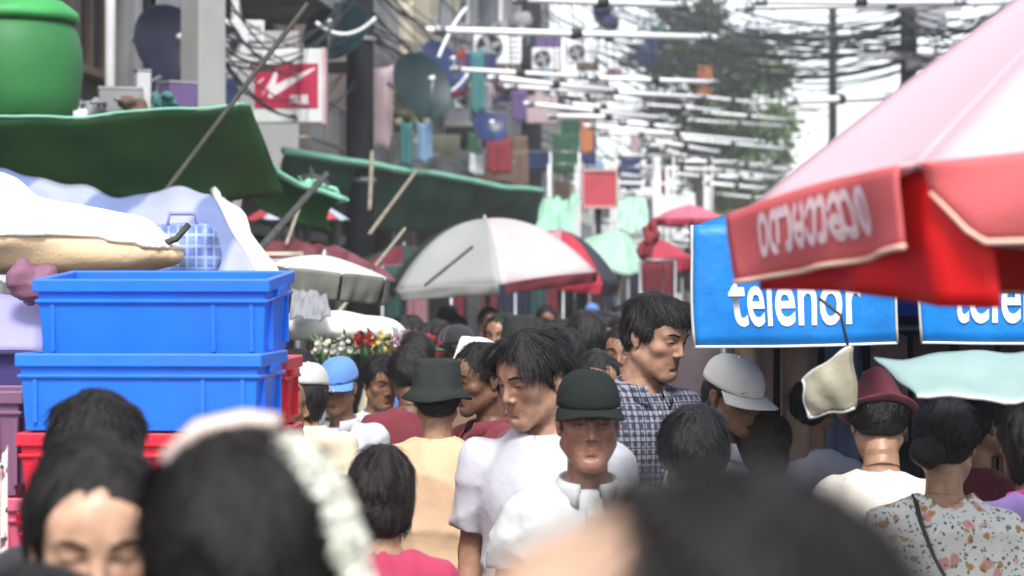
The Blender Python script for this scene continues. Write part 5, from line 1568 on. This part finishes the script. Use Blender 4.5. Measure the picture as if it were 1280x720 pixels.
# clothes and goods hung on rails along the lane, behind the walking crowd
rc2 = random.Random(5)
for k in range(7):
    x0 = (478, 560, 640, 700, 752, 800, 838)[k]; x1 = x0 + (86, 84, 64, 56, 50, 44, 44)[k]; Y = (21.8, 26.5, 28, 30, 33, 26, 36)[k]
    a, b = P(x0, 0, Y), P(x1, 0, Y); zt = (2.10, 2.0, 2.05, 2.15, 2.25, 2.2, 2.5)[k]; w = b.x - a.x
    o = thing('clothes_rail', 'clothes rail in the lane, %s counted from the left' % NTH[k], 'clothes rail', (a.x, Y, 0), 0, 'clothes rails along the lane')
    MB().tube([(0, 0, zt), (w, 0, zt)], .015, 6).build('rail', M_steel, o, True)
    for x in (0, w): MB().tube([(x, 0, 0), (x, 0, zt)], .018, 6).build('post', M_steel, o, True)
    n = max(3, int(w / .16))
    for q in range(n):
        cn = rc2.choice(['dark red', 'dark red', 'navy', 'black', 'brown', 'dark red', 'charcoal', 'black', 'dusty pink', 'dark teal'])
        gm = mat('garment_' + cn.replace(' ', '_'), {'dark red': (.13, .012, .02), 'navy': (.015, .018, .04), 'black': (.012, .012, .013), 'brown': (.06, .035, .025), 'charcoal': (.05, .05, .055), 'dusty pink': (.26, .12, .14), 'dark teal': (.02, .06, .06)}[cn], .9, var=.2)
        xa = a.x + w * (q + .08) / n; xb = a.x + w * (q + .92) / n; zz = zt - .03
        cloth('%s garment hanging on a rail behind the crowd' % cn, (xa, Y - .03 + rc2.uniform(-.05, .05), zz), (xb, Y + .03, zz), rc2.uniform(.6, .95), gm, sag=-.02, seed=300 + k * 20 + q, name='garment', cat='garment', grp='garments on the clothes rails', nw=1)

o = thing('clothes_rail', 'clothes rail in the shade under the blue parasol', 'clothes rail', (P(905, 0, 8.35).x, 8.35, 0), R(4))
MB().tube([(0, 0, 1.76), (2.1, 0, 1.76)], .014, 6).build('rail', M_steel, o, True)
for x in (0, 2.1): MB().tube([(x, 0, 0), (x, 0, 1.76)], .016, 6).build('post', M_steel, o, True)
for q in range(13):
    cn, c_ = rc2.choice([('dark red', (.22, .03, .045)), ('brown', (.16, .10, .07)), ('grey', (.20, .20, .21)), ('tan', (.30, .22, .15)), ('dusty blue', (.12, .16, .24)), ('dusty pink', (.32, .16, .18))])
    gm = mat('shade_garment_' + cn.replace(' ', '_'), c_, .9, var=.25, vscale=6)
    xa = o.location.x + .04 + 2.02 * q / 13; ya = 8.33 + (xa - o.location.x) * .07
    cloth('%s garment hanging in the shade under the blue parasol, %s from the left' % (cn, NTH[q]), (xa, ya, 1.73), (xa + .135, ya + .03, 1.73), rc2.uniform(.5, .8), gm, sag=-.02, seed=500 + q, name='garment', cat='garment', grp='garments under the blue parasol', nw=1)
# ------------------------------------------------------------------ the crowd
def fab(n, c, **k): return mat('fabric_' + n, c, k.pop('rough', .85), bump=k.pop('bump', .35), bscale=k.pop('bscale', 24), var=k.pop('var', .06), vscale=8, sheen=.15, **k)
T_lt, T_md, T_dk, T_dd = (.46, .27, .17), (.36, .20, .12), (.26, .135, .078), (.17, .085, .05)
F_white = fab('white', (.52, .53, .58)); F_whiteb = fab('white_print', (.53, .54, .54), pattern=p_floral((((.52, .54, .55), 1.4, .16), ((.45, .46, .48), 2.3, .14)), 24))
F_plaid = fab('plaid', (.045, .05, .09), pattern=p_plaid((.30, .31, .38), (.012, .012, .03), 15.0, 21.0))
F_peach = fab('peach', (.66, .44, .27)); F_cream = fab('cream', (.66, .58, .42)); F_maroon = fab('maroon', (.16, .018, .03)); F_pinkred = fab('pink_red', (.38, .03, .08))
F_floral = fab('floral', (.70, .70, .66), pattern=p_floral((((.16, .22, .18), 1.5, .25), ((.62, .30, .27), .7, .36), ((.48, .24, .06), .9, .28), ((.10, .14, .12), 2.0, .26), ((.05, .07, .06), 2.6, .20)), 25))
F_cream2 = fab('ivory_lace', (.72, .68, .60), pattern=p_floral((((.60, .56, .44), 1.5, .22), ((.45, .44, .36), 2.0, .14)), 20))
F_purple = fab('purple', (.33, .22, .55)); F_magenta = fab('magenta', (.55, .05, .28)); F_navy = fab('navy', (.025, .03, .06)); F_grey = fab('grey', (.25, .25, .27)); F_black = fab('black', (.015, .015, .018))
F_teal = fab('teal', (.03, .16, .17)); F_red = fab('red', (.50, .02, .05)); F_blue = fab('blue', (.05, .12, .34)); F_brown = fab('brown', (.16, .09, .06)); F_pink = fab('pink', (.60, .26, .34))
L_dark = fab('dark_longyi', (.03, .03, .045), pattern=p_stripes((.06, .06, .09), 6, 'X')); L_brn = fab('brown_longyi', (.10, .05, .04)); L_grn = fab('green_longyi', (.03, .07, .05)); L_jean = fab('jeans', (.04, .06, .11))
C_gg = mat('grey_green_cap', (.013, .017, .016), .9, bump=.3, bscale=90, var=.15, vscale=14, spec=.2); C_hat = mat('charcoal_hat', (.024, .028, .026), .9, bump=.5, bscale=60, var=.2, vscale=14, spec=.2); C_blue = fab('blue_cap', (.10, .24, .58)); C_wh = fab('off_white_cap', (.80, .78, .70)); C_gw = fab('pale_grey_cap', (.52, .52, .50)); C_mar = fab('maroon_hat', (.15, .025, .04)); C_blk = fab('black_cap', (.014, .014, .018))

G_near = None
# the man with the dark cap, in focus
pa, _ = person('man in dark grey green cap and white shirt facing the camera', 735, 470, 6.1, rz=3, tone=(.33, .17, .115), head=dict(age=1.0, jaw=1.06, fw=.98, lids=.25, lip=.95), pitch=4, hair='short', hair_n=900, hair_thick=.006,
               hat=lambda r, H: cap_parts(r, H @ Matrix.Translation((0, 0, .012)), C_gg, crown=.090, tilt=R(-2), visor=.070, w=.89), shirt=F_whiteb, collar='shirt', lower=L_dark, wid=1.0, hstep=.0024, sstep=.009, seed=11, face='own', loose=.006, fold=1.3, sleeve=.6)
from mathutils.bvhtree import BVHTree
def front_trim(root, m, seedcol):
    """button placket, buttons and breast pocket laid on the shirt front"""
    so = [c for c in root.children if c.name.startswith('shirt')][0]
    me = so.data; bv = BVHTree.FromPolygons([v.co for v in me.vertices], [tuple(p.vertices) for p in me.polygons])
    def on(x, z, off=.002):
        h = bv.ray_cast(Vector((x, -1, z)), Vector((0, 1, 0)))
        return h[0] + Vector((0, -off, 0)) if h[0] is not None else Vector((x, -.11, z))
    MB().sheet(lambda u, v: on(-.014 + .028 * u, 1.375 - .46 * v, .0022), 3, 30, .002).build('placket', m, so, True)
    for k in range(5):
        p = on(0, 1.345 - .085 * k, .004)
        MB().lathe([(.0001, .002), (.004, .0022), (.0055, .001), (.0055, -.002)], 10).build('button', mat('shirt_button', seedcol, .3), so, True, p, (R(90), 0, 0))
    MB().sheet(lambda u, v: on(.045 + .085 * u, 1.275 - .10 * v - .012 * (1 - abs(2 * u - 1)) * v, .0026), 8, 8, .002).build('pocket', m, so, True)
front_trim(pa, F_whiteb, (.45, .45, .42))
# white tee man
pb, _ = person('black haired man in white tee shirt looking down to the left', 664, 410, 6.6, rz=-22, tone=(.42, .235, .155), head=dict(fw=.98, lids=.12, nose=1.05), yaw=-26, pitch=17, roll=3, hair='swept', hair_n=4200, hair_seed=4, hair_thick=.009,
               shirt=F_white, collar='tee', lower=L_jean, wid=1.06, hstep=.0024, sstep=.009, seed=12, face='own', loose=.010, fold=1.3, sleeve=.72, hlen=(.04, .09), xoff=.04)
pc, _ = person('young man in navy plaid shirt looking down to the right', 812, 368, 8.0, rz=28, tone=(.44, .25, .165), head=dict(fw=.97, lids=.12, jaw=.97), yaw=22, pitch=16, hair='fringe', hair_n=4200, hair_seed=6, hair_thick=.010,
               shirt=F_plaid, collar='shirt', lower=L_dark, hstep=.0026, sstep=.010, seed=13, face='own', wid=.98, sleeve=.7, hlen=(.035, .08), xoff=-.02)
front_trim(pc, F_plaid, (.5, .5, .5))
pd, _ = person('dark skinned man in off white cap turned to the right', 908, 446, 7.6, rz=42, tone=(.20, .10, .058), head=dict(age=.6, lids=.3), pitch=12, hair='short', hair_n=600, hair_thick=.006,
               hat=lambda r, H: cap_parts(r, H, C_wh, crown=.092, tilt=R(6), visor=.075), shirt=F_white, collar='shirt', lower=L_brn, hstep=.003, seed=14, face='own', sleeve=.7)
pe, _ = person('black haired person seen from behind with a pink collar', 868, 514, 5.9, rz=176, hair='short', hair_n=2600, hair_seed=8, hair_thick=.016, shirt=F_navy, collar='shirt', collar_m=F_magenta, lower=L_dark, hstep=.004, seed=15, tone=T_dk, eyes=False, sleeve=.7, pitch=8)
pf, _ = person('brown haired person seen from behind left of the white blouse', 957, 516, 7.6, rz=160, hair='bob', hair_n=2200, hair_seed=9, hair_thick=.012, hair_m=hair_mat('brown_hair', (.030, .018, .013)), shirt=F_brown, lower=L_brn, hstep=.004, seed=16, tone=T_md, eyes=False, wid=.92)
pj, _ = person('dark haired person seen from behind under the blue valance', 976, 460, 9.0, rz=128, hair='short', hair_n=1600, hair_seed=10, shirt=F_black, collar='shirt', lower=L_dark, hstep=.004, seed=17, tone=T_dk, hair_thick=.015)
pg, _ = person('person in maroon brimmed hat and ivory blouse seen from behind', 1104, 474, 6.9, rz=150, tone=T_md, yaw=30, pitch=22, hair='back', hair_n=1500, hair_seed=11, hair_thick=.008, hat=lambda r, H: bucket_hat(r, H, C_mar, brim=.030, h=.160, seed=2, top=.046, wave=.005, drop=-.006),
               shirt=F_cream2, lower=L_grn, hstep=.0035, seed=18, wid=.96, sleeve=.62, loose=.010)
ph_, HMh = person('dark haired woman with low bun in flowered blouse seen from behind', 1180, 502, 6.4, rz=172, tone=T_md, yaw=-14, pitch=10, hair='back', hair_n=3600, hair_seed=12, hair_thick=.017, shirt=F_floral, lower=L_brn, hstep=.0035, sstep=.009, seed=19, wid=1.0, sleeve=.62, loose=.016, fold=1.3, eyes=True, neck=.070)
F = Field((-.08, -.08, -.08), (.08, .08, .08), .005); F.add(f_ell((0, 0, 0), (.052, .040, .048)), .01)
X, Y_, Z = F.full(); F.d = F.d + wob(np.stack(np.broadcast_arrays(X, Y_, Z), -1), 3, 110, 8) * .004
V, Fc = F.mesh(); A, SF = strands(V * 1.75, normals_of(V, Fc), 500, 4, 'short', (.02, .05), .0014, .003, (0, 0, 0.02))
A = A / 1.75
bun = link('hair_bun', mesh_of('hair_bun', np.concatenate([V, A]), np.concatenate([Fc, SF + len(V)])), hair_mat(), ph_); bun.matrix_local = HMh @ Matrix.Translation((.030, .112, -.035))
def strap(root, m, pts, w=.016):
    n = len(pts)
    mb = MB().sheet(lambda u, v: Vector(pts[min(int(u * (n - 1)), n - 2)]).lerp(Vector(pts[min(int(u * (n - 1)), n - 2) + 1]), u * (n - 1) - min(int(u * (n - 1)), n - 2)) + Vector((w * (v - .5) * .9, 0, w * (v - .5) * .5)), 36, 2, .003)
    return mb.build('bag_strap', m, root, True)
strap(ph_, mat('strap_leather', (.02, .018, .02), .5), [(.085, .02, 1.435), (.082, .095, 1.422), (.070, .140, 1.37), (.035, .168, 1.28), (-.02, .180, 1.18), (-.085, .176, 1.06), (-.13, .15, .98)])
person('dark haired person in purple shirt at the right edge', 1288, 502, 6.6, rz=200, hair='bob', hair_n=2000, hair_seed=14, shirt=F_purple, collar='tee', collar_m=F_magenta, lower=L_dark, hstep=.004, seed=20, tone=T_dk, eyes=False, wid=1.0, sleeve=.7)
person('person in magenta shirt squeezed between the two blouses', 1126, 556, 7.9, rz=185, hair='short', hair_n=1500, hair_seed=15, shirt=F_magenta, lower=L_dark, hstep=.004, seed=21, tone=T_md, eyes=False, wid=.9)
pk, _ = person('person in charcoal bucket hat and peach blouse seen from behind', 547, 455, 8.2, rz=176, yaw=6, tone=T_md, hair='short', hair_n=900, hair_seed=16, hair_thick=.010, hat=lambda r, H: bucket_hat(r, H, C_hat, brim=.034, h=.135, seed=1, top=.082), shirt=F_peach, lower=L_brn, hstep=.0035, seed=22, wid=1.0, sleeve=.75, loose=.014, fold=1.4)
pl_, _ = person('dark skinned man in bright blue cap left of the bucket hat', 425, 450, 10.2, rz=-18, tone=T_dk, head=dict(fw=.98), hair='short', hair_n=500, hair_thick=.006, hat=lambda r, H: cap_parts(r, H, C_blue, crown=.10, visor=.07, tilt=R(2)), shirt=F_white, collar='shirt', lower=L_dark, hstep=.003, seed=23, pitch=8)
pm_, _ = person('person in pale grey cap and cream blouse seen from behind', 386, 457, 9.8, rz=165, tone=T_md, hair='bob', hair_n=900, hair_seed=17, hair_thick=.008, hat=lambda r, H: cap_parts(r, H, C_gw, crown=.098), shirt=F_cream, lower=L_brn, hstep=.004, seed=24, eyes=False, loose=.01)
person('dark haired man in white shirt right of the blue cap', 474, 444, 10.6, rz=25, tone=T_dk, hair='fringe', hair_n=1200, hair_seed=18, shirt=F_white, collar='shirt', lower=L_dark, hstep=.0035, seed=25, pitch=14, arms='fwd')
person('person in dark maroon shirt behind the white tee shirt', 615, 432, 8.6, rz=-60, tone=T_dd, hair='short', hair_n=1200, hair_seed=19, shirt=F_maroon, collar='shirt', lower=L_dark, hstep=.0035, seed=26, pitch=10, wid=1.05, xoff=-.02)
person('short dark haired woman in crimson top seen from behind', 478, 562, 5.8, rz=174, tone=T_md, hair='bob', hair_n=3600, hair_seed=20, hair_thick=.011, hair_m=hair_mat('dark_brown_hair', (.014, .009, .008)), shirt=F_pinkred, lower=L_dark, hstep=.004, sstep=.010, seed=27, wid=.94, eyes=False, neck=.070)
person('black haired boy behind the girl with parted hair', 122, 500, 4.7, rz=170, tone=T_md, hair='short', hair_n=2400, hair_seed=21, hair_thick=.016, shirt=F_black, lower=L_jean, hstep=.004, seed=28, eyes=False)
person('girl with dark parted hair and lowered eyes at lower left', 112, 552, 3.2, rz=8, tone=(.55, .33, .22), head=dict(fw=.97, lids=.12, nose=.92, lip=1.05, cheek=1.05, jaw=.95), pitch=16, yaw=6, hair='long', hair_n=4200, hair_seed=22, hair_thick=.014, shirt=F_pink, collar='tee', lower=L_brn, hstep=.0026, seed=29, face='own', wid=.92)
ps, HMs = person('dark haired woman wearing white flower garland, seen from close behind', 305, 552, 2.25, rz=188, tone=T_md, hair='back', hair_n=4000, hair_seed=23, hair_thick=.014, shirt=F_navy, collar='tee', lower=L_dark, hstep=.004, seed=30, eyes=False, wid=.96, pitch=4)
def garland(root, HM, pts, r, m, n, seed, name='flower_garland'):
    rr = np.random.RandomState(seed); pts = [Vector(p) for p in pts]; mb = MB()
    for k in range(n):
        t = rr.rand() * (len(pts) - 1); i = min(int(t), len(pts) - 2); c = pts[i].lerp(pts[i + 1], t - i)
        d = Vector(rr.normal(size=3)).normalized(); c = c + d * r * rr.uniform(.3, 1.0)
        a = d.orthogonal().normalized(); b = d.cross(a)
        for q in range(5):
            an = q * 1.2566 + rr.rand(); e = a * math.cos(an) + b * math.sin(an); w = d.cross(e)
            mb.add([c, c + e * .006 + w * .0035 + d * .003, c + e * .011 + d * .004, c + e * .006 - w * .0035 + d * .003], [(0, 1, 2, 3)])
    mb.tube(pts, r * .45, 8)
    o = mb.build(name, m, root); o.matrix_local = HM; o['kind'] = 'stuff'
    return o
M_jas = mat('jasmine', (.84, .84, .76), .6, var=.08, transl=.2)
garland(ps, HMs, [(-.035, .070, .115), (-.060, .082, .090), (-.078, .090, .055), (-.090, .094, .015), (-.098, .092, -.025), (-.094, .088, -.060)], .017, M_jas, 520, 3)
hb = MB().tube([(.070, .03, .100), (.040, .04, .128), (.0, .045, .136), (-.03, .05, .132)], .010, 8).build('hair_band', mat('pink_band', (.70, .56, .50), .6), ps, True); hb.matrix_local = HMs
person('dark haired man with receding hairline, very close at lower right facing left', 874, 622, 1.12, rz=-84, tone=(.50, .32, .22), hair='recede', hair_n=3000, hair_seed=24, hair_thick=.010, shirt=F_grey, collar='shirt', lower=L_dark, hstep=.004, seed=31, pitch=0)
person('dark haired child at the bottom left corner, mostly below the frame', 50, 722, 2.6, rz=182, tone=T_md, hair='short', hair_n=1200, hair_seed=25, shirt=F_grey, lower=L_jean, hstep=.005, seed=32, eyes=False, wid=.92)

# middle and far crowd
SH = [('white', F_white), ('maroon', F_maroon), ('navy', F_navy), ('grey', F_grey), ('black', F_black), ('teal', F_teal), ('red', F_red), ('blue', F_blue), ('brown', F_brown), ('pink', F_pink), ('cream', F_cream), ('magenta', F_magenta)]
LW = [L_dark, L_brn, L_grn, L_jean]
rc = random.Random(23)
placed = []
def far_person(px, Y, top, i, forced=None):
    nm, sm = forced or rc.choice(SH); hat = None; what = 'dark haired'; hs = rc.choice(['short', 'fringe', 'bob', 'back', 'short', 'swept'])
    q = rc.random()
    if q < .10: hat = lambda r, H: cap_parts(r, H, rc.choice([C_blk, C_gw, C_blue]), crown=.10); what = 'capped'
    elif q < .18: hat = lambda r, H: bucket_hat(r, H, rc.choice([C_hat, C_wh]), brim=.045, seed=i); what = 'hatted'
    away = rc.random() < .5
    dist = 'in the distant crowd' if Y > 16 else 'in the crowd behind the two bareheaded men'
    lb = '%s person in %s top %s, %s' % (what, nm, dist, 'walking away' if away else 'coming closer')
    person(lb, px, top, Y, rz=(180 if away else 0) + rc.uniform(-40, 40), tone=rc.choice([T_md, T_dk, T_dd]), hair=hs, hair_n=500, hair_seed=30 + (i % 3), hair_thick=.014, hat=hat, shirt=sm, collar=rc.choice(['shirt', 'tee', None]), lower=rc.choice(LW), hstep=.0055, bstep=.022, sstep=.017,
           seed=40 + i % 4, pitch=rc.choice([0, 12]), wid=rc.choice([.95, 1.0]), arms=rc.choice(['hang', 'hang', 'fwd']), eyes=not away, group='people in the crowd behind', sleeve=rc.choice([.6, 1.7]))
spots = [(732, 11.0, 392, ('red', F_red)), (760, 13, 393, None), (700, 12.5, 402, None), (650, 11.5, 400, ('maroon', F_maroon)), (590, 10.2, 428, ('brown', F_brown)), (520, 11.2, 418, None), (548, 13.5, 402, ('magenta', F_magenta)), (500, 14.5, 398, None), (855, 10.2, 432, None), (690, 9.6, 436, None), (745, 9.4, 440, ('navy', F_navy)), (570, 12.4, 410, None), (625, 14, 396, None)]
for i, (px, Y, top, fs) in enumerate(spots): far_person(px, Y, top, i, fs)
i = 20
for row in range(12):
    Y = 10.5 + row * 2.3
    lo, hi = 470 + row * 10, 884
    n = int((hi - lo) / FPX * Y / .47)
    for k in range(n):
        px = lo + (hi - lo) * (k + .5 + rc.uniform(-.3, .3)) / n
        h = rc.uniform(1.56, 1.74)
        far_person(px, Y + rc.uniform(-.7, .7), 360 + (CAMZ - h) / Y * FPX, i); i += 1
for (px, Y, top) in ((1020, 8.4, 470), (1225, 7.9, 490), (345, 8.2, 470), (372, 10.5, 440), (900, 9.2, 440), (930, 9.0, 470)):
    nm, sm = rc.choice([SH[0], SH[1], SH[3], SH[7], SH[8], SH[10]])
    person('dark haired person in %s top standing in the shade %s' % (nm, 'beside the crates' if px < 500 else 'under the blue parasol'), px, top, Y, rz=rc.uniform(100, 220), tone=T_dk, hair='short', hair_n=700, hair_seed=33, shirt=sm, lower=rc.choice(LW), hstep=.0055, sstep=.014, seed=44, eyes=False, group='people in the shade')
# ------------------------------------------------------------------ the damp, hazy air of the street
hz = MB().box((4, 75, 6.6), (130, 200, 15.4)).build('haze', None); hz['kind'] = 'stuff'
hm = bpy.data.materials.new('haze_air'); hm.use_nodes = True
hm.node_tree.nodes.remove(hm.node_tree.nodes['Principled BSDF'])
pv_ = hm.node_tree.nodes.new('ShaderNodeVolumePrincipled'); pv_.inputs['Density'].default_value = .0019; pv_.inputs['Color'].default_value = (.9, .92, .97, 1); pv_.inputs['Anisotropy'].default_value = .2
hm.node_tree.links.new(pv_.outputs[0], hm.node_tree.nodes['Material Output'].inputs['Volume'])
hz.data.materials.append(hm)
tag(hz, 'pale hazy air filling the whole street', None)
